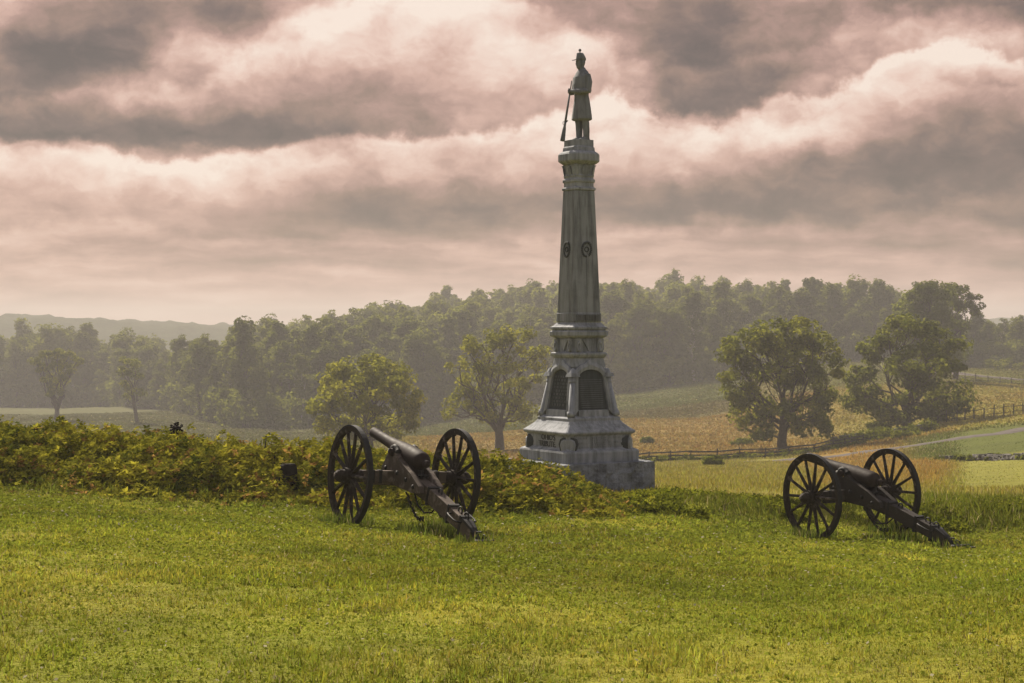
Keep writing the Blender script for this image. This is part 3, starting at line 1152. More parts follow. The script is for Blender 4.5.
        tr, cr = tree_meshes('bush', lob, h * m, .05, h * m * .2, 40, 1500, .28 * max(1, b.y / 200), .35 * max(1, b.y / 200), sd)
        t = empty('bush', b)
        link('stem', tr, M_BARK, t)
        link('foliage', cr, M_LEAF, t)
        tag(t, lab, 'bush', 'bushes in the fields')


def make_forest():
    rnd = random.Random(77)
    r = np.random.default_rng(77)
    protos = []
    for k in range(11):
        H = 20
        w = [5.2, 4.2, 6.0, 4.8, 3.4, 5.5, 4.4, 2.9, 6.8, 3.8, 5.0][k]
        lo = [.22, .12, .18, .08, .30, .28, .06, .10, .30, .15, .40][k]
        lobes = []
        for i in range(9):
            a = i * 2.4 + k
            hz = H * (lo + (1 - lo) * (i + .8) / 9.6)
            rad = w * (.62 if i < 7 else .25) * math.sin(math.pi * min(.93, .25 + .7 * i / 9)) ** .5
            q = w * [.34, .34, .30, .38, .30, .42, .34, .40, .28, .44, .30][k]
            lobes.append((math.cos(a) * rad * .75, math.sin(a) * rad * .75, hz, q * rnd.uniform(.9, 1.4), q * rnd.uniform(.9, 1.4), H * .085 * rnd.uniform(.9, 1.3)))
        tr, cr = tree_meshes('wood_tree', lobes, H, .34, H * .42, [120, 110, 90, 120, 70, 130, 110, 80, 110, 90, 60][k], [6400, 6000, 4800, 6600, 3300, 7000, 6000, 4500, 5700, 5100, 3000][k], .74, [1.35, 1.3, 1.2, 1.4, 1.1, 1.6, 1.3, 1.2, 1.2, 1.5, 1.1][k], 200 + k, (rnd.uniform(-.8, .8), rnd.uniform(-.8, .8)))
        tr.materials.append(M_PALEBARK if k in (4, 10) else M_BARK)
        cr.materials.append(M_LEAFF)
        protos.append((tr, cr))
    # places: rows along the edge, then the slope behind
    spots = []
    cell = {}

    def free(x, y, s):
        i, j = int(x // s), int(y // s)
        for a in (-1, 0, 1):
            for b in (-1, 0, 1):
                for (p, q) in cell.get((i + a, j + b), ()):
                    if (p - x) ** 2 + (q - y) ** 2 < s * s:
                        return False
        cell.setdefault((i, j), []).append((x, y))
        return True
    tries = 0
    while tries < 60000 and len(spots) < 1050:
        tries += 1
        px = rnd.uniform(-90, 1115)
        e = float(forest_edge(px))
        back = np.interp(px, [0, 200, 260, 400, 560, 900, 1024], [620, 600, 580, 660, 660, 600, 500])
        d = e + (back - e) * rnd.random() ** 1.25
        x = (px - 512) / F * d
        if free(x, d, 6.0):
            spots.append((x, d, px, d - e))
    spots.sort(key=lambda s: s[1] - s[3] * 0.0)
    spots.sort(key=lambda s: s[3])
    joinV, joinQ, joinT, nv = [], [], [], 0
    xs = np.array([s[0] for s in spots])
    ys = np.array([s[1] for s in spots])
    zs = G(xs, ys)
    for i, (x, d, px, dep) in enumerate(spots):
        k = rnd.randrange(11)
        sc_ = rnd.uniform(.62, 1.14)
        if dep < 10:
            sc_ *= rnd.uniform(.72, 1.05)
        if px > 945:
            sc_ *= .62
        if px < 150:
            sc_ *= .98
        elif px < 235:
            sc_ *= .80
        elif px < 345:
            sc_ *= .97
        if rnd.random() < .05:
            sc_ *= 1.18
        if i < 285:
            t = empty('woodland_tree', (x, d, zs[i]), rnd.uniform(0, 6.28))
            t.scale = (sc_ * rnd.uniform(.9, 1.2), sc_ * rnd.uniform(.9, 1.2), sc_)
            tr, cr = protos[k]
            link('trunk', tr, None, t)
            link('crown', cr, None, t)
            if px < 200:
                lab, g = 'hazy leafy tree in the front of the far left wood across the misty field', 'trees of the far left wood'
            elif px < 560:
                lab, g = 'hazy leafy tree in the front of the wood on the slope left of the monument', 'trees of the wood left of the monument'
            elif px < 860:
                lab, g = 'hazy leafy tree along the edge of the wood right of the monument', 'trees of the wood right of the monument'
            else:
                lab, g = 'low hazy tree in the wood behind the upper road at the right', 'trees of the wood above the upper road'
            tag(t, lab, 'tree', g)
        else:
            tr, cr = protos[k]
            V = np.empty(len(cr.vertices) * 3, np.float32)
            cr.vertices.foreach_get('co', V)
            V = V.reshape(-1, 3)
            n = len(V) // 4
            sel = r.random(n) < .62
            V = V.reshape(n, 4, 3)[sel]
            c = V.mean(1, keepdims=True)
            V = (c + (V - c) * 1.25).reshape(-1, 3)
            a = rnd.uniform(0, 6.28)
            ca, sa = math.cos(a), math.sin(a)
            V = np.stack([V[:, 0] * ca - V[:, 1] * sa, V[:, 0] * sa + V[:, 1] * ca, V[:, 2]], 1) * sc_ + np.array([x, d, zs[i]])
            joinV.append(V)
            m = len(V) // 4
            joinQ.append(np.arange(m)[:, None] * 4 + np.array([[0, 1, 2, 3]]) + nv)
            nv += len(V)
            joinT.append(np.clip(rnd.random() * .6 + r.random(m) * .4, 0, 1))
    me = npmesh('forest', np.concatenate(joinV), np.concatenate(joinQ))
    face_attr(me, 'tint', np.concatenate(joinT))
    tag(link('forest', me, M_LEAFF), 'deep hazy wood rising over the hill behind its front trees', 'forest', kind='stuff')
    # undergrowth along the edge
    C, Rr = [], []
    for i in range(2200):
        px = rnd.uniform(-60, 1090)
        e = float(forest_edge(px)) + rnd.uniform(-6, 14)
        x = (px - 512) / F * e
        C.append((x, e, rnd.uniform(.2, 6.5) ** 1.0))
        Rr.append(rnd.uniform(.9, 2.2))
    C = np.array(C)
    C[:, 2] += G(C[:, 0], C[:, 1])
    V, q, tint = leaves(C, np.array(Rr), np.full(len(C), 34), .8, .8, None, 5)
    me = npmesh('undergrowth', V, q)
    face_attr(me, 'tint', tint)
    tag(link('undergrowth', me, M_LEAFF), 'brushy undergrowth along the foot of the far wood', 'undergrowth', kind='stuff')


# ------------------------------------------------------------------ leafy cover of the earthwork
def make_cover():
    n = 52000
    x, y = sample(int(n * 1.12), 26.5, 36, -.395, .10, 1.0)
    n = len(x)
    u, d = polar(x, y)
    px = u * F + 512
    m = mound(u, d)
    hmax = np.interp(px, MC[:, 0], _mh)
    k = (m > np.maximum(.03, .05 * hmax)) & (px < 655)
    # shaggy skirt: drop clusters at the foot at random
    k &= rng.random(n) < sstep(m / np.maximum(hmax, .15) + .5 * (fbm(x * .7, y * .7, 68) - .5), .06, .42) ** 1.3 + .03
    x, y, px, m = x[k], y[k], px[k], m[k]
    n = len(x)
    lumps = fbm(x * 1.9, y * 1.9, 61, 3)
    z = G(x, y) + (.03 + .32 * rng.random(n)) * np.clip(-.45 + 2.6 * lumps, .1, 1.5) * (1 - .75 * sstep(px, 540, 640)) * (.3 + .7 * sstep(m / np.maximum(hmax[k], .15), .08, .55))
    patch = fbm(x * .5 + 3, y * .5, 63, 4)
    VV, QQ, CC = [], [], []
    nl = 7
    a0 = rng.random(n) * 6.283
    tilt = rng.normal(size=(n, 3)) * .35 + np.array([0, -.35, 1.0])
    tilt /= np.linalg.norm(tilt, axis=1, keepdims=True)
    ex = np.cross(tilt, np.tile([[0.3, 1, 0.1]], (n, 1)))
    ex /= np.linalg.norm(ex, axis=1, keepdims=True)
    ey = np.cross(tilt, ex)
    size = .040 + .036 * rng.random(n)
    red = rng.random(n)
    kind = np.where(red < .06 + .12 * sstep(patch, .60, .74), 1, 0)
    g0 = np.array([.062, .082, .012])
    g1_ = np.array([.46, .41, .040])
    mixv = np.clip(.75 * rng.random(n) ** 1.3 + .7 * (fbm(x * .9, y * .9, 65, 3) - .35), 0, 1)
    col = g0 + (g1_ - g0) * mixv[:, None]
    rc = np.array([.36, .21, .06]) * (.5 + .8 * rng.random((n, 1)))
    col = np.where(kind[:, None] == 1, rc, col)
    P0 = np.stack([x, y, z], 1)
    nv = 0
    for j in range(nl):
        a = a0 + j * 6.283 / nl + rng.normal(size=n) * .2
        dr = ex * np.cos(a)[:, None] + ey * np.sin(a)[:, None]
        sd = np.cross(tilt, dr)
        s = (size * (.7 + .6 * rng.random(n)))[:, None]
        dro = tilt * s * (rng.random((n, 1)) * .9 - .35)
        V = np.stack([P0 + dr * s * .12, P0 + dr * s * .65 + sd * s * .32 + dro * .6, P0 + dr * s * 1.3 + dro, P0 + dr * s * .65 - sd * s * .32 + dro * .6], 1)
        VV.append(V.reshape(-1, 3))
        QQ.append(np.arange(n)[:, None] * 4 + np.array([[0, 1, 2, 3]]) + nv)
        nv += n * 4
        CC.append(col * (1 + (rng.random((n, 1)) - .5) * .5))
    me = npmesh('ground_cover', np.concatenate(VV), np.concatenate(QQ))
    col_attr(me, 'tone', np.concatenate(CC))
    o = link('ground_cover', me, blade_mat('creeper_leaves', .42))
    tag(o, 'leafy yellow green and rusty creeper covering the earthwork behind the left cannon', 'ground cover', kind='stuff')


def make_bank_weeds():
    n = 5200
    x, y = sample(n, 29.0, 33, .065, .34, 1.0)
    u, d = polar(x, y)
    px = u * F + 512
    k = (fbm(x * .8 + 5, y * .8, 67, 3) > np.where(px < 715, .50, .60)) & (mound(u, d) > .02)
    x, y = x[k], y[k]
    C = np.stack([x, y, G(x, y) + .01 + .13 * rng.random(len(x)) ** 1.5], 1)
    V, q, tint = leaves(C, .05 + .09 * rng.random(len(x)), np.full(len(x), 16), .055, .8, None, 12)
    me = npmesh('bank_weeds', V, q)
    face_attr(me, 'tint', tint)
    tag(link('bank_weeds', me, M_LEAF), 'low dark green weeds along the grassy bank right of the monument', 'weeds', kind='stuff')


# ------------------------------------------------------------------ monument
PSI = R(31)
MD = 40.0
MX = (578.8 - 512) / F * MD
MZ = g1(MX, MD - 1.2)


def ring(a, ch, z):
    """chamfered square of half-side a"""
    c = a * ch
    return [(a, -a + c, z), (a, a - c, z), (a - c, a, z), (-a + c, a, z), (-a, a - c, z), (-a, -a + c, z), (-a + c, -a, z), (a - c, -a, z)]


def hw(px):
    return px / (F / MD) / 1.372


def mz(py, a=.5):
    return -(py - HOR) / F * (MD - .95 * a) - MZ


def sq(mb, prof, ch=.06, sub=1):
    mb.loft([ring(hw(w) , ch, mz(py, hw(w))) for py, w in prof], False)
    return mb


def face_mats():
    """matrices taking (across, out, up) of each face to the monument's axes; the first two faces are the visible ones"""
    out = []
    for k in (0, 3, 2, 1):
        ang = [0, math.pi / 2, math.pi, -math.pi / 2][k]
        out.append(Matrix.Rotation(ang, 4, 'Z'))
    return out


def make_monument():
    t = empty('monument', (MX, MD, MZ), PSI)
    tag(t, 'tall grey stone memorial with tapered shaft on a stepped inscribed base behind the leafy bank', 'monument')
    FM = face_mats()          # local face: x across, -y outwards, z up
    # rough plinth: rock faced, a dense uneven block
    a = hw(74.5)
    z0, z1 = -.35, mz(464, a)
    bm = bmesh.new()
    bmesh.ops.create_grid(bm, x_segments=1, y_segments=1, size=1)
    bm.free()
    mb = MB()
    nx, nz = 26, 9
    for M in FM:
        V, Fc = [], []
        for i in range(nx + 1):
            for j in range(nz + 1):
                x_ = -a + 2 * a * i / nx
                z_ = z0 + (z1 - z0) * j / nz
                edge = 0 if (i in (0, nx) or j >= nz - 1 or j == 0) else 1
                p = (M @ Vector((x_, -a, 0)))
                k = float(fbm(np.array([p.x * 5 + p.y * 3]), np.array([z_ * 5 + p.y]), 71)[0])
                V.append((x_, -a - edge * (k - .35) * .16 + (.012 if j == nz else 0), z_))
        for i in range(nx):
            for j in range(nz):
                q = i * (nz + 1) + j
                Fc.append((q, q + nz + 1, q + nz + 2, q + 1))
        mb.add(V, Fc, False, M)
    mb.loft([ring(a - .012, .002, z1), ring(a - .06, .002, z1 + .012)], False)
    mb.build('plinth', M_ROCK, t)
    # inscribed base
    mb = MB()
    sq(mb, [(464.5, 59.5), (453, 60), (451, 59), (449.5, 54.5), (447.8, 52), (436.0, 52), (435.2, 53), (434, 56), (432.5, 56.5), (431.5, 55.5), (428, 50), (424, 44.5), (420.5, 41)], .03)
    base = mb.build('inscribed_base', M_STONE, t, .012)
    # scutcheon on the corner facing the camera and the others
    for k in range(4):
        M = Matrix.Rotation(k * math.pi / 2, 4, 'Z') @ Matrix.Rotation(-math.pi / 4, 4, 'Z')
        r_ = hw(52) * 1.414
        zz0, zz1 = mz(450.0, .95), mz(437.0, .95)
        pts2 = [(-.17, 0), (.17, 0), (.20, .5), (.17, .86), (.10, 1.0), (-.10, 1.0), (-.17, .86), (-.20, .5)]
        mb = MB()
        mb.loft([[(p[0] * 1.10, -o, zz0 + (zz1 - zz0) * (p[1] * 1.02 - .01)) for p in pts2] for o in (r_ - .25, r_ - .055)], False, M)
        mb.build('shield_shade_plate', M_PLAQ, base)  # raised plate, its dark colour painting the shade round the shield
        mb = MB()
        mb.loft([[(p[0] * k_, -o, zz0 + (zz1 - zz0) * p[1] * h_) for p in pts2] for o, k_, h_ in ((r_ - .25, .92, .86), (r_ - .035, .92, .86), (r_ - .005, .75, .80))], False, M)
        mb.build('corner_shield', M_STONE, base)
    # lettering
    def text(body, size, face, x0, z, out, ext=.012, mat=M_INK):
        cu = bpy.data.curves.new('inscription', 'FONT')
        cu.body = body
        cu.size = size
        cu.extrude = ext
        cu.align_x = 'CENTER'
        tmp = bpy.data.objects.new('inscription', cu)
        me = bpy.data.meshes.new_from_object(tmp)
        bpy.data.objects.remove(tmp)
        me.materials.clear()
        o = link('inscription', me, mat, base)
        o.matrix_local = face @ Matrix.Translation((x0, -out, z)) @ Matrix.Rotation(R(90), 4, 'X')
        return o
    left = FM[3]
    for M in FM:
        pass
    LF = Matrix.Rotation(-math.pi / 2, 4, 'Z')      # face turned to the left of the camera
    RF = Matrix.Identity(4)                          # face turned to the right of the camera
    text("OHIO'S", .185, LF, .08, mz(441.0, .95), hw(52) + .003)
    text("TRIBUTE.", .185, LF, .04, mz(447.6, .95), hw(52) + .003)
    # worn small lettering of the other face: rows of shallow strokes
    mb = MB()
    rr = random.Random(4)
    for row in range(5):
        z_ = mz(438.0 + row * 2.3, .9)
        for c0, c1 in ((-.62, -.30), (-.2, .3), (.40, .7)):
            if c0 != -.2 and row % 2:
                continue
            x_ = c0
            while x_ < c1:
                w = rr.uniform(.02, .045)
                mb.box((x_, -hw(52) - .004, z_), (w, .022, .045))
                x_ += w + .018
    mb.build('worn_lettering', M_STONE, base)
    # die with arched niches
    mb = MB()
    zb, zt = mz(419.5, .6), mz(366, .5)
    ab, at_ = hw(38.5) - .085, hw(29.5) - .085
    sq(mb, [(421, 41.5), (418.5, 41.5), (417.5, 40), (416, 37)], .03)
    mb.loft([ring(ab, .03, mz(417, .6)), ring(at_, .03, zt)], False)
    sq(mb, [(367, 27), (363, 26.0), (358, 24.5), (357, 27), (355, 28.6), (353.2, 28.6), (352.5, 26)], .03)
    die = mb.build('niche_block', M_STONE, t, .01)
    H = zt - mz(416.5, .6)
    zlo = mz(416.5, .6)
    for M in (RF, LF, Matrix.Rotation(math.pi, 4, 'Z'), Matrix.Rotation(math.pi / 2, 4, 'Z')):
        mb = MB()
        N_ = 15
        pin, pout = [], []
        # outline: up the left leg, over the arch, down the right leg
        for s in (-1, 1):
            leg_in = [(s * (.375 - .055 * q), .13 + .60 * q) for q in (0, .5, 1)]
            leg_out = [(s * (.50 - .09 * q), -.0 + .80 * q) for q in (0, .5, 1)]
            if s == -1:
                pin += leg_in
                pout += leg_out
                for i in range(1, N_):
                    an = math.pi - math.pi * i / N_
                    pin.append((.32 * math.cos(an), .73 + .20 * math.sin(an)))
                    gable = 1.06 + (.06 if i in (7, 8) else 0)
                    pout.append((.41 * math.cos(an), .80 + (gable - .80) * math.sin(an) ** .9))
            else:
                pin += leg_in[::-1]
                pout += leg_out[::-1]

        def at3(p, o):
            z_ = zlo + p[1] * H
            al = ab + (at_ - ab) * p[1]
            return (p[0] * 1.12, -(al + o), z_)
        ringsF = [[at3(pi, .002), at3(po, .002), at3(po, .075), at3(((po[0] + pi[0]) / 2, (po[1] + pi[1]) / 2), .10), at3(pi, .075)] for pi, po in zip(pin, pout)]
        mb.loft(ringsF, False, M, True)
        # sill between the legs
        mb.add([at3(p, o) for o in (.001, .08) for p in ((-.375, .0), (.375, .0), (.372, .13), (-.372, .13))], [(0, 1, 2, 3), (4, 5, 6, 7), (0, 1, 5, 4), (1, 2, 6, 5), (2, 3, 7, 6), (3, 0, 4, 7)], False, M)
        mb.build('arch_frame', M_STONE, die, .006)
        # plaque in the niche
        mb = MB()
        poly = [(p[0] * .99, p[1]) for p in pin]
        n = len(poly)
        mb.add([at3(p, .004) for p in poly] + [at3(p, .018) for p in poly], [list(range(n)), list(range(n, 2 * n))[::-1]] + [(j, (j + 1) % n, (j + 1) % n + n, j + n) for j in range(n)], False, M)
        mb.build('plaque', M_PLAQ, die)
        mb = MB()
        rr = random.Random(3)
        if M == RF:
            for row in range(14):
                q = .17 + row * .042
                mb.add([at3(p, o) for o in (.017, .027) for p in ((-.28, q), (.28, q), (.28, q + .018), (-.28, q + .018))], [(0, 1, 2, 3), (4, 5, 6, 7), (0, 1, 5, 4), (1, 2, 6, 5), (2, 3, 7, 6), (3, 0, 4, 7)], False, M)
        else:
            for row in range(9):
                q = .2 + row * .07
                x_ = -.24
                while x_ < .22:
                    w = rr.uniform(.03, .09)
                    mb.add([at3(p, o) for o in (.017, .03) for p in ((x_, q), (x_ + w, q), (x_ + w, q + .045), (x_, q + .045))], [(0, 1, 2, 3), (4, 5, 6, 7), (0, 1, 5, 4), (1, 2, 6, 5), (2, 3, 7, 6), (3, 0, 4, 7)], False, M)
                    x_ += w + .04
        mb.build('plaque_lettering', M_WORN, die)
    # corner columns
    for sx in (-1, 1):
        for sy in (-1, 1):
            mb = MB()
            b0 = Vector((sx * (ab + .055), sy * (ab + .055), zlo))
            b1 = Vector((sx * (at_ + .055), sy * (at_ + .055), zlo + H * .80))
            mb.tube([b0, b0.lerp(b1, .12)], [.095, .095], 12)
            mb.tube([b0.lerp(b1, .12), b0.lerp(b1, .14), b0.lerp(b1, .84)], [.085, .072, .066], 12)
            mb.tube([b0.lerp(b1, .84), b0.lerp(b1, .86), b0.lerp(b1, .88), b0.lerp(b1, .97)], [.085, .085, .07, .09], 12)
            c = b0.lerp(b1, .99)
            mb.box((c.x, c.y, c.z + .04), (.25, .25, .09), None, .8)
            mb.lathe([(.0, .2), (.05, .17), (.09, .085)], 10, Matrix.Translation((c.x, c.y, c.z)))
            mb.build('corner_column', M_STONE, die)
    # frieze with scroll brackets
    mb = MB()
    sq(mb, [(352.5, 22.5), (338, 22.5)], .03)
    sq(mb, [(338.2, 24), (337, 27), (335.5, 29.3), (331.5, 29.3), (330.5, 26.5), (329.5, 26.5), (329, 28.6), (327, 28.6), (326, 26), (323, 22.5), (322.2, 22.5)], .03)
    fr = mb.build('frieze', M_STONE, t, .008)
    af = hw(22.5)
    for M in (RF, LF, Matrix.Rotation(math.pi, 4, 'Z'), Matrix.Rotation(math.pi / 2, 4, 'Z')):
        for x_ in (-.30, .30):
            mb = MB()
            prof = [(-af + .01, mz(352.4)), (-af - .045, mz(352.4)), (-af - .075, mz(349)), (-af - .06, mz(345)), (-af - .075, mz(341)), (-af - .085, mz(338.6)), (-af + .01, mz(338.6))]
            mb.prism(prof, x_ - .065, x_ + .065, M)
            mb.torus((0, 0, 0), .055, .02, 14, 6, M @ Matrix.Translation((x_, -af - .075, mz(346.5))) @ Matrix.Rotation(R(90), 4, 'X') @ Matrix.Diagonal((.8, 1.7, 1, 1)))
            mb.build('bracket', M_STONE, fr)
        mb = MB()
        mb.add([(-.16, -af - .001, mz(339.5)), (.16, -af - .001, mz(339.5)), (0, -af - .001, mz(351)), (-.16, -af - .03, mz(339.5)), (.16, -af - .03, mz(339.5)), (0, -af - .05, mz(351))], [(0, 1, 2), (3, 5, 4), (0, 1, 4, 3), (1, 2, 5, 4), (2, 0, 3, 5)], False, M)
        mb.build('carved_panel', M_STONE, fr)
    # shaft
    mb = MB()
    sq(mb, [(322.0, 22.3), (321, 23.3), (313.5, 23.0), (312.5, 22.2), (250, 19.2), (190.5, 16.2)], .10)
    sh = mb.build('shaft', M_SHAFT, t, .008)

    def sh_a(py):
        return hw(16.2 + (py - 190.5) / (312.5 - 190.5) * 6.0)
    for M in (RF, LF, Matrix.Rotation(math.pi, 4, 'Z'), Matrix.Rotation(math.pi / 2, 4, 'Z')):
        mb = MB()
        ac = sh_a(249)
        rr = random.Random(9)
        for i in range(22):
            an = i / 22 * 2 * math.pi
            c = Vector((math.sin(an) * .125, -ac - .012, mz(249) + math.cos(an) * .165))
            Ml = M @ Matrix.Translation(c) @ Matrix.Rotation(-an + rr.uniform(-.4, .4), 4, 'Y')
            mb.lathe([(.001, -.03), (.024, -.01), (.028, .01), (.001, .05)], 6, Ml @ Matrix.Rotation(R(90), 4, 'Y'))
        mb.torus((0, 0, 0), .055, .014, 14, 6, M @ Matrix.Translation((0, -ac - .012, mz(249))) @ Matrix.Rotation(R(90), 4, 'X'))
        mb.build('wreath', M_PLAQ, sh)
        mb = MB()
        for i in range(11):
            x_ = (i - 5) / 5.6 * (hw(23) * .88)
            mb.box((x_, -hw(23.1) - .01, mz(317.5)), (.055, .03, .13))
        mb.build('carved_band', M_SHAFT, sh)
    mb = MB()
    mb.box((.01, -sh_a(280) - .004, mz(281)), (.035, .03, 1.25), Matrix.Translation((0, 0, 0)))
    mb.build('carved_sword', M_SHAFT, sh)
    # capital
    mb = MB()
    sq(mb, [(190.5, 15.2), (189.5, 17.4), (187.5, 17.4), (186.5, 15.4), (182.5, 15.4), (181.5, 16.8), (179.2, 16.8), (178.2, 15.2), (176.5, 15.2), (175.5, 16.2), (174, 14.6), (168, 15.0), (163.5, 16.6)], .10)
    cp = mb.build('capital', M_STONE, t, .005)
    for k in range(8):
        M = Matrix.Rotation(k * math.pi / 4, 4, 'Z')
        dist = hw(15) * (1.0 if k % 2 == 0 else 1.32)
        mb = MB()
        secs = []
        for (q, w, o) in ((0, .07, .0), (.4, .09, .02), (.8, .07, .035), (1.0, .03, .055), (.92, .02, .065)):
            z_ = mz(174) + (mz(163.8) - mz(174)) * q
            secs.append([(-w, -dist - o, z_), (0, -dist - o - .02, z_), (w, -dist - o, z_), (0, -dist - o + .03, z_)])
        mb.loft(secs, False, M)
        mb.build('carved_leaf', M_STONE, cp)
    mb = MB()
    sq(mb, [(164, 18), (161.5, 22), (160, 23.8), (153.5, 23.8), (152, 22.5), (150.5, 19.5)], .34)
    mb.build('abacus', M_STONE, t, .012)
    mb = MB()
    sq(mb, [(151, 17.5), (147, 17.0), (145.5, 15.6)], .2)
    sq(mb, [(145.8, 15.0), (139.2, 14.8)], .04)
    for k in range(4):
        mb.box((0, -hw(15.5), mz(148.7)), (.22, .06, .09), Matrix.Rotation(k * math.pi / 2, 4, 'Z'))
    mb.build('statue_base', M_STONE, t, .01)
    return mz(139.2) + MZ


def ell(cx, cy, z, rx, ry, n=20, rot=0.0, fold=0.0, ph=0.0):
    out = []
    for j in range(n):
        a = 2 * math.pi * j / n
        k = 1 + fold * math.sin(a * 7 + ph)
        x_, y_ = rx * k * math.cos(a), ry * k * math.sin(a)
        out.append((cx + x_ * math.cos(rot) - y_ * math.sin(rot), cy + x_ * math.sin(rot) + y_ * math.cos(rot), z))
    return out


def make_statue(z):
    """soldier at parade rest, in a caped greatcoat, facing -y of his own axes; height 2.02 m"""
    t = empty('soldier_statue', (MX + .07, MD, z), R(-60))
    t.scale = (1.02, 1.02, 1.045)
    HS = Matrix.Translation((0, -.015, 1.60)) @ Matrix.Diagonal((1.18, 1.18, 1.10, 1)) @ Matrix.Translation((0, 0, -1.64))
    tag(t, 'grey stone soldier in greatcoat and cap with his rifle, atop the memorial shaft', 'statue')
    mb = MB()
    # boots and legs
    for s, fy in ((-1, -.035), (1, .03)):
        mb.loft([ell(s * .10, fy + .01, .0, .068, .14), ell(s * .10, fy - .02, .05, .065, .14), ell(s * .10, fy + .03, .10, .060, .080), ell(s * .10, fy + .03, .22, .072, .08),
                 ell(s * .095, fy + .02, .38, .080, .085), ell(s * .10, fy, .52, .078, .085), ell(s * .10, 0, .75, .10, .11), ell(s * .09, 0, .95, .10, .11)], True)
    # coat skirt, waist, chest, shoulders
    mb.loft([ell(0, .0, .50, .255, .215, 28, 0, .035), ell(0, .0, .47, .235, .195, 28, 0, .035)], True)
    mb.loft([ell(0, 0, .49, .262, .222, 42, 0, .045), ell(0, 0, .60, .250, .212, 42, 0, .04, .2), ell(0, .0, .78, .225, .19, 42, 0, .03, .4), ell(0, 0, .95, .200, .165, 42, 0, .015, .5), ell(0, -.01, 1.06, .183, .148, 42),
             ell(0, -.015, 1.20, .205, .158, 42), ell(0, -.01, 1.36, .232, .158, 42), ell(0, 0, 1.48, .235, .140, 42), ell(0, .01, 1.56, .190, .115, 42), ell(0, .01, 1.61, .10, .085, 42)], True)
    mb.loft([ell(0, -.01, 1.035, .194, .158, 30), ell(0, -.01, 1.085, .194, .158, 30)], True)         # belt
    # cape over the shoulders
    mb.loft([ell(0, .01, 1.12, .285, .185, 42, 0, .03), ell(0, .0, 1.28, .280, .185, 42, 0, .02), ell(0, .0, 1.44, .255, .165, 42), ell(0, .01, 1.55, .185, .125, 42), ell(0, .01, 1.62, .095, .09, 42)], True)
    mb.loft([ell(0, .01, 1.58, .092, .088, 18), ell(0, .0, 1.66, .085, .085, 18)], True)               # collar
    # neck, head, ears, nose, jaw, beard
    mb.loft([ell(0, .005, 1.58, .058, .062), ell(0, -.005, 1.70, .056, .062)], True)
    mb.loft([ell(0, -.035, 1.665, .035, .045), ell(0, -.03, 1.69, .058, .070), ell(0, -.02, 1.74, .070, .088), ell(0, -.012, 1.80, .075, .096), ell(0, -.008, 1.86, .075, .096), ell(0, 0, 1.91, .060, .078), ell(0, 0, 1.935, .02, .03)], True, HS)
    mb.loft([ell(0, -.105, 1.755, .018, .022, 10), ell(0, -.112, 1.775, .017, .020, 10), ell(0, -.098, 1.82, .010, .012, 10)], True, HS)
    for s in (-1, 1):
        mb.loft([ell(s * .076, .0, 1.755, .010, .018, 10), ell(s * .082, .005, 1.79, .012, .024, 10), ell(s * .078, .005, 1.815, .008, .018, 10)], True, HS)
        mb.loft([ell(s * .030, -.098, 1.815, .024, .012, 10), ell(s * .030, -.095, 1.828, .022, .012, 10)], True, HS)   # brow
    mb.loft([ell(0, -.105, 1.738, .032, .012, 10), ell(0, -.108, 1.748, .028, .012, 10)], True, HS)       # moustache
    # arms to the rifle
    hx, hy, hz = -.16, -.235, 1.16
    mb.tube([(-.235, .0, 1.47), (-.290, .0, 1.30), (-.305, -.03, 1.13), (-.26, -.14, 1.11), (-.19, -.215, 1.14)], [.078, .075, .068, .056, .042], 12)
    mb.tube([(.235, .0, 1.47), (.292, .015, 1.30), (.310, -.01, 1.10), (.20, -.155, 1.09), (.02, -.225, 1.11), (-.07, -.24, 1.13)], [.078, .076, .070, .060, .050, .042], 12)
    for wx, wy, wz, s in ((-.185, -.222, 1.145, 1), (-.08, -.242, 1.133, -1)):
        mb.loft([ell(wx, wy, wz - .035, .035, .026, 10), ell(wx + s * .03, wy - .012, wz, .048, .034, 10), ell(wx + s * .04, wy - .012, wz + .03, .034, .026, 10)], True)
        for f in range(4):
            q = wz - .035 + f * .02
            mb.tube([(wx + s * .02, wy - .03, q), (wx + s * .055, wy - .048, q), (wx + s * .085, wy - .03, q - .004)], [.0105, .010, .009], 6)
        mb.tube([(wx + s * .0, wy - .01, wz + .03), (wx + s * .03, wy - .035, wz + .05), (wx + s * .05, wy - .04, wz + .055)], [.012, .011, .009], 6)
    o = mb.build('figure', M_STATUE, t)
    rm = o.modifiers.new('remesh', 'REMESH')
    rm.mode = 'VOXEL'
    rm.voxel_size = .0095
    rm.use_smooth_shade = True
    sm = o.modifiers.new('soften', 'SMOOTH')
    sm.factor = .5
    sm.iterations = 2
    # cap with peak and pompon
    mb = MB()
    mb.loft([ell(0, -.006, 1.845, .082, .104, 22), ell(0, -.004, 1.885, .083, .104, 22), ell(0, -.015, 1.945, .070, .085, 22), ell(0, -.028, 1.985, .062, .070, 22), ell(0, -.028, 1.992, .05, .06, 22)], True, HS)
    mb.add([(-.07, -.075, 1.852), (.07, -.075, 1.852), (.055, -.175, 1.828), (-.055, -.175, 1.828), (-.07, -.075, 1.864), (.07, -.075, 1.864), (.055, -.175, 1.842), (-.055, -.175, 1.842)],
           [(0, 1, 2, 3), (4, 5, 6, 7), (0, 1, 5, 4), (1, 2, 6, 5), (2, 3, 7, 6), (3, 0, 4, 7)], False, HS)
    mb.lathe([(.001, 2.0), (.010, 1.985), (.010, 2.02), (.026, 2.03), (.030, 2.05), (.022, 2.07), (.001, 2.08)], 10, HS @ Matrix.Translation((.0, -.03, 0)))
    mb.build('cap', M_STATUE, t)
    # rifle resting on its butt in front of the right foot
    mb = MB()
    A = Vector((-.17, -.42, .0))
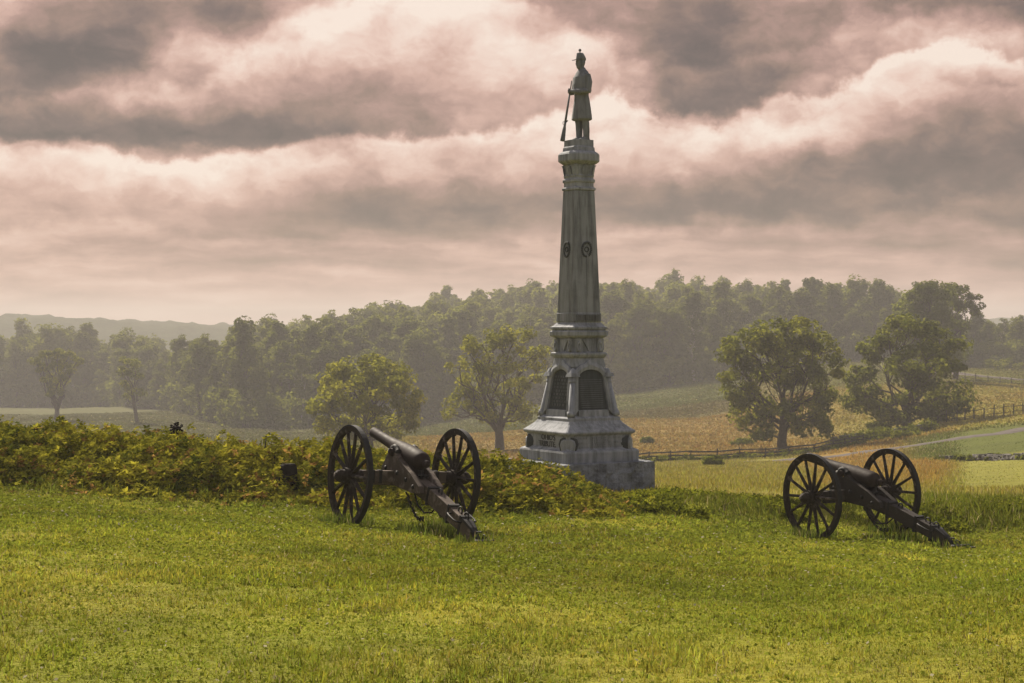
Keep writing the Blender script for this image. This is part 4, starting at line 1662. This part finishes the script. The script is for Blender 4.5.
    B = Vector((-.115, -.215, 1.30))
    dirv = (B - A).normalized()
    def q(s): return A + (B - A) * s
    mb.tube([q(.0), q(.03), q(.20), q(.27), q(.34)], [.055, .058, .042, .028, .030], 8)
    mb.tube([q(.34), q(.80)], [.028, .022], 8)
    mb.tube([q(.80), q(1.05)], [.014, .013], 8)
    mb.torus((0, 0, 0), .035, .007, 12, 6, Matrix.Translation(q(.31) + Vector((.01, -.035, 0))) @ Matrix.Rotation(R(90), 4, 'Y'))
    mb.tube([q(.33) + Vector((.02, .02, 0)), q(.36) + Vector((.045, .03, 0))], [.010, .014], 6)
    mb.build('rifle', M_STATUE, t)


# ------------------------------------------------------------------ cannons
WR = .735
TRACK = 1.72


def make_cannon(wood):
    t = empty('cannon')
    # wheels
    for s in (-1, 1):
        Mw = Matrix.Translation((s * TRACK / 2, 0, WR)) @ Matrix.Rotation(R(90) * s, 4, 'Y')   # z of the wheel points outwards
        mb = MB()
        mb.lathe([(WR - .018, -.037), (WR - .018, .037), (WR - .092, .030), (WR - .092, -.030), (WR - .018, -.037)], 56, Mw, False)
        for k in range(7):          # joints of the felloes: small iron clips
            a = (k + .5) / 7 * 2 * math.pi
            mb.box((0, 0, 0), (.05, .088, .078), Mw @ Matrix.Rotation(a, 4, 'Z') @ Matrix.Translation((0, WR - .062, 0)))
        w = mb.build('wheel', M_WHEEL, t, .004)
        mb = MB()
        mb.lathe([(WR, -.04), (WR, .04), (WR - .017, .04), (WR - .017, -.04), (WR, -.04)], 56, Mw, False)
        mb.build('tyre', M_IRON, w)
        mb = MB()
        mb.lathe([(.0, -.19), (.075, -.19), (.085, -.16), (.085, -.13), (.108, -.06), (.118, 0), (.108, .06), (.088, .10), (.083, .16), (.078, .205), (.05, .21), (.048, .235), (.0, .237)], 22, Mw)
        for z_ in (-.15, -.075, .075, .15):
            r_ = .09 if abs(z_) > .1 else .112
            mb.lathe([(r_ - .01, z_ - .02), (r_ + .006, z_ - .02), (r_ + .006, z_ + .02), (r_ - .01, z_ + .02)], 22, Mw, False)
        mb.build('hub', M_WHEEL, w)
        for k in range(14):
            a = k / 14 * 2 * math.pi
            Ms = Mw @ Matrix.Rotation(a, 4, 'Z')
            mb = MB()
            rings = []
            for r_, wa, wb, dz in ((.09, .028, .040, -.012), (.16, .030, .040, -.010), (.3, .026, .031, -.006), (.55, .022, .026, 0), (WR - .095, .023, .027, .0)):
                rings.append([(wa * math.cos(b), r_, dz + wb * math.sin(b)) for b in [j / 8 * 2 * math.pi for j in range(8)]])
            mb.loft(rings, True, Ms)
            mb.build('spoke', M_WHEEL, w)
    # axle
    mb = MB()
    mb.box((0, 0, WR), (TRACK - .36, .13, .17))
    mb.box((0, 0, WR - .10), (TRACK - .5, .09, .05))
    ax = mb.build('axle', wood, t, .01)
    for x_ in (-.52, -.40, .40, .52):
        MB().box((x_, 0, WR - .0), (.045, .145, .19)).build('axle_strap', M_IRON, ax)
    # cheeks
    for s in (-1, 1):
        mb = MB()
        prof = [(.33, .70), (.36, .86), (.20, 1.03), (.14, 1.085), (.085, 1.085), (.07, 1.03), (-.03, 1.03), (-.045, 1.085), (-.12, 1.085), (-.22, 1.00), (-.62, .83), (-.92, .66), (-.95, .56), (-.70, .55), (.0, .62)]
        mb.prism(prof, s * .155 - .045, s * .155 + .045)
        ck = mb.build('cheek', wood, t, .008)
        mb = MB()
        mb.tube([(s * .155, .17, 1.095), (s * .155, .12, 1.10), (s * .155, .09, 1.155), (s * .155, .02, 1.175), (s * .155, -.05, 1.155), (s * .155, -.08, 1.10), (s * .155, -.13, 1.095)], [.05, .045, .04, .04, .04, .045, .05], 8)
        mb.build('cap_square', M_IRON, ck)
        for y_, z_ in ((.2, .85), (-.2, .8), (-.5, .72), (-.75, .64)):
            MB().lathe([(.0, -.014), (.034, -.012), (.034, .008), (.02, .02), (.0, .022)], 10, Matrix.Translation((s * .204, y_, z_)) @ Matrix.Rotation(R(90) * s, 4, 'Y')).build('bolt', M_IRON, ck)
    # trail
    mb = MB()
    secs = []
    for y_, zt, zb, w in ((.30, .80, .62, .088), (-.5, .775, .54, .088), (-.95, .665, .44, .088), (-1.4, .53, .30, .082), (-1.9, .36, .15, .070), (-2.14, .265, .055, .060), (-2.26, .20, .01, .048)):
        secs.append([(-w, y_, zb), (w, y_, zb), (w, y_, zt), (-w, y_, zt)])
    mb.loft(secs, False)
    tr = mb.build('trail', wood, t, .01)
    mb = MB()
    for y_, zt, w in ((-1.0, .652, .094), (-1.62, .462, .084), (-1.98, .337, .074)):
        Mt = Matrix.Translation((0, y_, zt - .12)) @ Matrix.Rotation(R(-17), 4, 'X').inverted()
        MB().box((0, 0, 0), (2 * w, .05, .27), Mt).build('trail_band', M_IRON, tr)
    secs = []
    for y_, zt, w in ((-1.98, .345, .075), (-2.14, .275, .065), (-2.27, .205, .05), (-2.36, .13, .035), (-2.42, .06, .03)):
        secs.append([(-w, y_, zt - .03), (w, y_, zt - .03), (w, y_, zt + .008), (-w, y_, zt + .008)])
    mb.loft(secs, False)
    mb.build('trail_plate', M_IRON, tr)
    MB().torus((0, -2.50, .05), .075, .024, 18, 8).build('lunette', M_IRON, tr)
    for k, (x_, y_, z_) in enumerate(((.05, -2.33, .16), (.09, -2.42, .10), (.11, -2.52, .06), (.12, -2.63, .05), (.10, -2.74, .045))):
        MB().torus((0, 0, 0), .036, .011, 12, 6, Matrix.Translation((x_, y_, z_)) @ Matrix.Rotation(R(80) * (k % 2), 4, 'Y') @ Matrix.Diagonal((.8, 1.35, 1, 1))).build('chain_link', M_IRON, tr)
    for y_, z_, r_ in ((-1.22, .60, .05), (-1.86, .40, .055), (-2.05, .335, .06)):
        mb = MB()
        mb.torus((0, 0, 0), r_, .013, 16, 6, Matrix.Translation((0, y_, z_)) @ Matrix.Rotation(R(90), 4, 'Y'))
        mb.tube([(0, y_, z_ - r_ - .06), (0, y_, z_ - r_ + .01)], .02, 8)
        mb.build('pointing_ring', M_IRON, tr)
    for s in (-1, 1):
        mb = MB()
        mb.tube([(s * .08, -1.75, .36), (s * .15, -1.77, .36), (s * .165, -1.85, .335), (s * .165, -1.98, .29), (s * .15, -2.04, .27), (s * .075, -2.06, .265)], .013, 8)
        mb.build('trail_handle', M_IRON, tr)
    # elevating screw
    mb = MB()
    mb.tube([(0, -.60, .62), (0, -.60, .99)], .024, 10)
    for z_ in (.82, .835, .85, .865, .88, .895, .91, .925):
        mb.torus((0, -.60, z_), .024, .006, 10, 5)
    mb.lathe([(.03, -.02), (.055, -.02), (.055, .02), (.03, .02)], 12, Matrix.Translation((0, -.60, .795)))
    for k in range(4):
        a = k * math.pi / 2 + .5
        mb.tube([(0, -.60, .795), (math.cos(a) * .12, -.60 + math.sin(a) * .12, .795)], [.012, .014], 6)
    mb.build('elevating_screw', M_IRON, t)
    # lock chain under the left cheek
    mb = MB()
    for k in range(14):
        q = k / 13
        p = Vector((-.19, -.55 - .55 * q, .52 - .75 * math.sin(math.pi * q * .62) * .42))
        mb.torus((0, 0, 0), .030, .008, 10, 5, Matrix.Translation(p) @ Matrix.Rotation(R(90) * (k % 2), 4, 'X') @ Matrix.Rotation(R(50), 4, 'Y') @ Matrix.Diagonal((1.4, .8, 1, 1)))
    mb.build('lock_chain', M_IRON, t)
    # sponge bucket hook / worm ring under the axle
    mb = MB()
    mb.tube([(.08, -.2, .56), (.1, -.32, .34), (.12, -.5, .25), (.12, -.75, .28), (.1, -.95, .40)], .012, 8)
    mb.build('brake_rod', M_IRON, t)
    # barrel
    E = R(11)
    Mb = Matrix.Translation((0, .02, 1.115)) @ Matrix.Rotation(E, 4, 'X') @ Matrix.Rotation(R(-90), 4, 'X')     # z of the lathe = muzzle
    mb = MB()
    mb.lathe([(.0, .62), (.038, .62), (.038, 1.12), (.040, 1.142), (.066, 1.145), (.079, 1.13), (.080, 1.09), (.078, .9), (.086, .55), (.098, .28), (.118, .05), (.130, -.12), (.137, -.35), (.138, -.55), (.132, -.62), (.112, -.665), (.075, -.685), (.055, -.70), (.04, -.715), (.038, -.73), (.052, -.75), (.058, -.775), (.05, -.80), (.025, -.822), (.0, -.826)], 36, Mb)
    br = mb.build('barrel', M_BARREL, t)
    for s in (-1, 1):
        MB().tube([(s * .10, .02, 1.10), (s * .235, .02, 1.10)], .050, 16).build('trunnion', M_BARREL, br)
    return t


def set_cannon(t, lw, rw, trail):
    """stand the piece on its wheel contacts and its trail"""
    lw, rw, trail = Vector(lw), Vector(rw), Vector(trail)
    o = (lw + rw) / 2
    ex = (rw - lw).normalized()
    back = (trail - o)
    ey = -(back - ex * back.dot(ex)).normalized()
    ez = ex.cross(ey).normalized()
    M = Matrix((ex, ey, ez)).transposed().to_4x4()
    M.translation = o
    t.matrix_world = M
    t.rotation_euler = M.to_euler()
    t.location = o


def place_cannon(t, px, d, phi, far_up=0.0):
    x, y = (px - 512) / F * d, d
    e1 = Vector((math.cos(phi), math.sin(phi), 0))
    e2 = Vector((-math.sin(phi), math.cos(phi), 0))
    c = Vector((x, y, 0))
    P_ = []
    for q in (c - e1 * TRACK / 2, c + e1 * TRACK / 2, c - e2 * 2.42):
        P_.append(Vector((q.x, q.y, g1(q.x, q.y))))
    P_[0].z -= .03
    P_[1].z -= .03 - far_up
    set_cannon(t, *P_)
    for p in P_[:2]:
        TUFTS.append((p.x, p.y, .42, 420))
    TUFTS.append((P_[2].x, P_[2].y, .35, 160))
    TUFTS.append(((P_[2].x + x) / 2, (P_[2].y + y) / 2, .6, 380))


TUFTS = []


def make_cannons():
    a = make_cannon(M_WOODW)
    b = copy_tree(a)
    for ch in b.children_recursive:
        if ch.type == 'MESH' and ch.data.materials and ch.data.materials[0] is M_WOODW:
            ch.material_slots[0].link = 'OBJECT'
            ch.material_slots[0].material = M_WOODD
    place_cannon(a, 401, 25.0, R(29), .07)
    place_cannon(b, 853, 29.1, R(29))
    tag(a, 'weathered cannon with pale worn trail in front of the leafy earthwork', 'cannon', 'old field cannons on the lawn')
    tag(b, 'dark cannon standing alone on the open lawn before the golden meadow', 'cannon', 'old field cannons on the lawn')


# ------------------------------------------------------------------ fences and walls
def rail_fence(label, P_, spacing, hgt, rails, name='rail_fence', post_r=.07, rail_r=.05, zig=0.0, cat='fence', jit=.12, group=None):
    rnd = random.Random(len(label))
    pts2 = []
    for a, b in zip(P_[:-1], P_[1:]):
        n = max(1, int(round((b - a).length / spacing)))
        for i in range(n):
            pts2.append(a.lerp(b, i / n))
    pts2.append(P_[-1])
    t = empty(name, (pts2[0].x, pts2[0].y, g1(pts2[0].x, pts2[0].y)))
    o = t.location.copy()
    tops = []
    for i, p in enumerate(pts2):
        q = Vector((p.x + rnd.uniform(-.1, .1), p.y + (zig if i % 2 else -zig), 0))
        q.z = g1(q.x, q.y)
        q -= o
        tops.append(q)
        h = hgt * rnd.uniform(1 - jit, 1 + jit)
        tip = q + Vector((rnd.uniform(-.08, .08), rnd.uniform(-.05, .05), h))
        MB().tube([q - Vector((0, 0, .2)), q.lerp(tip, .5), tip], [post_r, post_r * .95, post_r * .8], 6, False).build('post', M_FENCE, t)
    for a, b in zip(tops[:-1], tops[1:]):
        for r_ in range(rails):
            z_ = hgt * (r_ + .6) / (rails + .1)
            aa = a + Vector((0, 0, z_ + rnd.uniform(-.06, .06)))
            bb = b + Vector((0, 0, z_ + rnd.uniform(-.06, .06)))
            dd = (bb - aa) * .06
            MB().tube([aa - dd, bb + dd], [rail_r * rnd.uniform(.8, 1.1), rail_r * rnd.uniform(.7, 1.1)], 5, False).build('rail', M_FENCE, t)
    tag(t, label, cat, group)


def stone_wall(label, P_, hgt, name='stone_wall'):
    rnd = random.Random(len(label))
    mb = MB()
    o = Vector((P_[0].x, P_[0].y, g1(P_[0].x, P_[0].y)))
    for a, b in zip(P_[:-1], P_[1:]):
        L = (b - a).length
        n = int(L / .42)
        for i in range(n):
            p = a.lerp(b, (i + .5) / n)
            for lay in range(3):
                for side in (-.17, .17):
                    s = Vector((rnd.uniform(.36, .62), rnd.uniform(.3, .42), hgt / 3 * rnd.uniform(.8, 1.5)))
                    q = Vector((p.x + rnd.uniform(-.15, .15), p.y + side + rnd.uniform(-.14, .14), 0))
                    q.z = g1(q.x, q.y) + hgt / 3 * (lay + .42) + rnd.uniform(-.03, .03)
                    if lay == 2 and rnd.random() < .55 or lay == 1 and rnd.random() < .15:
                        continue
                    M = Matrix.Translation(q - o) @ Matrix.Rotation(rnd.uniform(-.5, .5), 4, 'Z') @ Matrix.Rotation(rnd.uniform(-.15, .15), 4, 'X')
                    mb.box((0, 0, 0), s, M, rnd.uniform(.75, .95))
    ob = mb.build(name, M_WALL)
    ob.location = o
    tag(ob, label, 'wall')


WEEDS = []


def make_weeds():
    rnd = random.Random(91)
    C, Rr = [], []
    for P_, n, h in WEEDS:
        for i in range(n):
            k = rnd.randrange(len(P_) - 1)
            p = P_[k].lerp(P_[k + 1], rnd.random())
            x, y = p.x + rnd.uniform(-.6, .6), p.y + rnd.gauss(-.1, .8)
            C.append((x, y, g1(x, y) + h * rnd.uniform(.1, 1.0) ** 1.5))
            Rr.append(h * rnd.uniform(.3, .75))
    V, q, tint = leaves(np.array(C), np.array(Rr), np.full(len(C), 26), .24, .8, None, 6)
    me = npmesh('weeds', V, q)
    face_attr(me, 'tint', tint * .7)
    tag(link('weeds', me, M_LEAF), 'dark weeds and brambles growing along the rail fence and stone walls', 'weeds', kind='stuff')


def make_fences():
    gr = 'old fences across the fields'
    P_ = [at(px, py, 100, 260) for px, py in ((596, 466), (650, 462.5), (690, 461), (740, 459), (790, 456), (835, 449), (862, 444))]
    WEEDS.append((P_, 260, .45))
    rail_fence('low zigzag split rail fence crossing the meadow behind the monument and the right cannon', P_, 3.2, 1.0, 3, zig=.5, post_r=.07, rail_r=.075, group=gr)
    P_ = [at(px, py, 120, 260) for px, py in ((938, 424), (975, 419), (1024, 414), (1075, 409))]
    rail_fence('grey post and rail fence beyond the lower road at the right edge', P_, 1.05, 1.25, 2, post_r=.075, rail_r=.035, group=gr)
    P_ = [on(866, 356), on(925, 330), on(965, 312), on(1024, 296), on(1080, 288)]
    rail_fence('thin far fence below the upper road', P_, 3.2, 1.3, 2, post_r=.075, rail_r=.04, group=gr)
    P_ = [at(px, py, 120, 260) for px, py in ((832, 446), (870, 440.5), (905, 436), (932, 430))]
    stone_wall('dark overgrown stone wall under the spreading tree', P_, .9)
    WEEDS.append((P_, 260, .95))
    P_ = [at(px, py, 90, 220) for px, py in ((934, 462), (975, 460.5), (1024, 459.5), (1060, 459))]
    stone_wall('low dark stone wall along the mown field at the right edge', P_, .42)
    WEEDS.append((P_, 110, .35))


# ------------------------------------------------------------------ small things on the earthwork
def make_small():
    p = on(288, 28.9)
    t = MB()
    rings = []
    rnd = random.Random(2)
    prof = [[rnd.uniform(.85, 1.15) for _ in range(12)] for _ in range(1)][0]
    for z_, r_ in ((-.3, .16), (.0, .155), (.15, .145), (.30, .14), (.38, .13), (.41, .10)):
        rings.append([(math.cos(j / 12 * 6.283) * r_ * prof[j], math.sin(j / 12 * 6.283) * r_ * prof[j], z_ + (rnd.uniform(-.02, .02) if z_ > .5 else 0)) for j in range(12)])
    t.loft(rings, False)
    o = t.build('stump', M_POST)
    o.location = p
    tag(o, 'dark weathered wooden stump set in the leafy earthwork left of the cannon', 'stump')
    # dead seed head
    px, d = 176, 30.6
    b = on(px, d)
    k = empty('weed', b)
    tag(k, 'dead dark flower head on a thin stalk above the leafy earthwork', 'weed')
    hz = (HOR - 428) / F * d - b.z
    MB().tube([(0, 0, 0), (.03, 0, hz * .5), (.0, 0, hz)], [.010, .009, .007], 6).build('stalk', M_POST, k)
    mb = MB()
    for i in range(46):
        v = Vector((rnd.gauss(0, 1), rnd.gauss(0, 1), rnd.gauss(0, .7))).normalized() * rnd.uniform(.03, .13)
        c = Vector((0, 0, hz)) + v
        mb.lathe([(.001, -.03), (.022, 0), (.001, .035)], 5, Matrix.Translation(c) @ Matrix.Rotation(rnd.uniform(0, 3), 4, 'X') @ Matrix.Rotation(rnd.uniform(0, 3), 4, 'Y'))
    mb.build('seed_head', M_POST, k)
    for px, d, py, lab in ((264, 30.2, 438, 'taller of two bare dark twigs standing up from the leafy earthwork'), (274, 30.1, 445, 'shorter of two bare dark twigs standing up from the leafy earthwork')):
        b = on(px, d)
        hz = (HOR - py) / F * d - b.z
        o = MB().tube([(0, 0, -.1), (.015, 0, hz * .6), (.04, 0, hz)], [.016, .013, .007], 6).build('twig', M_POST)
        o.location = b
        tag(o, lab, 'twig', 'bare twigs on the earthwork')


make_cannons()
zt = make_monument()
make_statue(zt)
make_cover()
make_bank_weeds()
make_grass()
make_field_grass()
make_fences()
make_weeds()
make_small()
make_hero_trees()
make_forest()
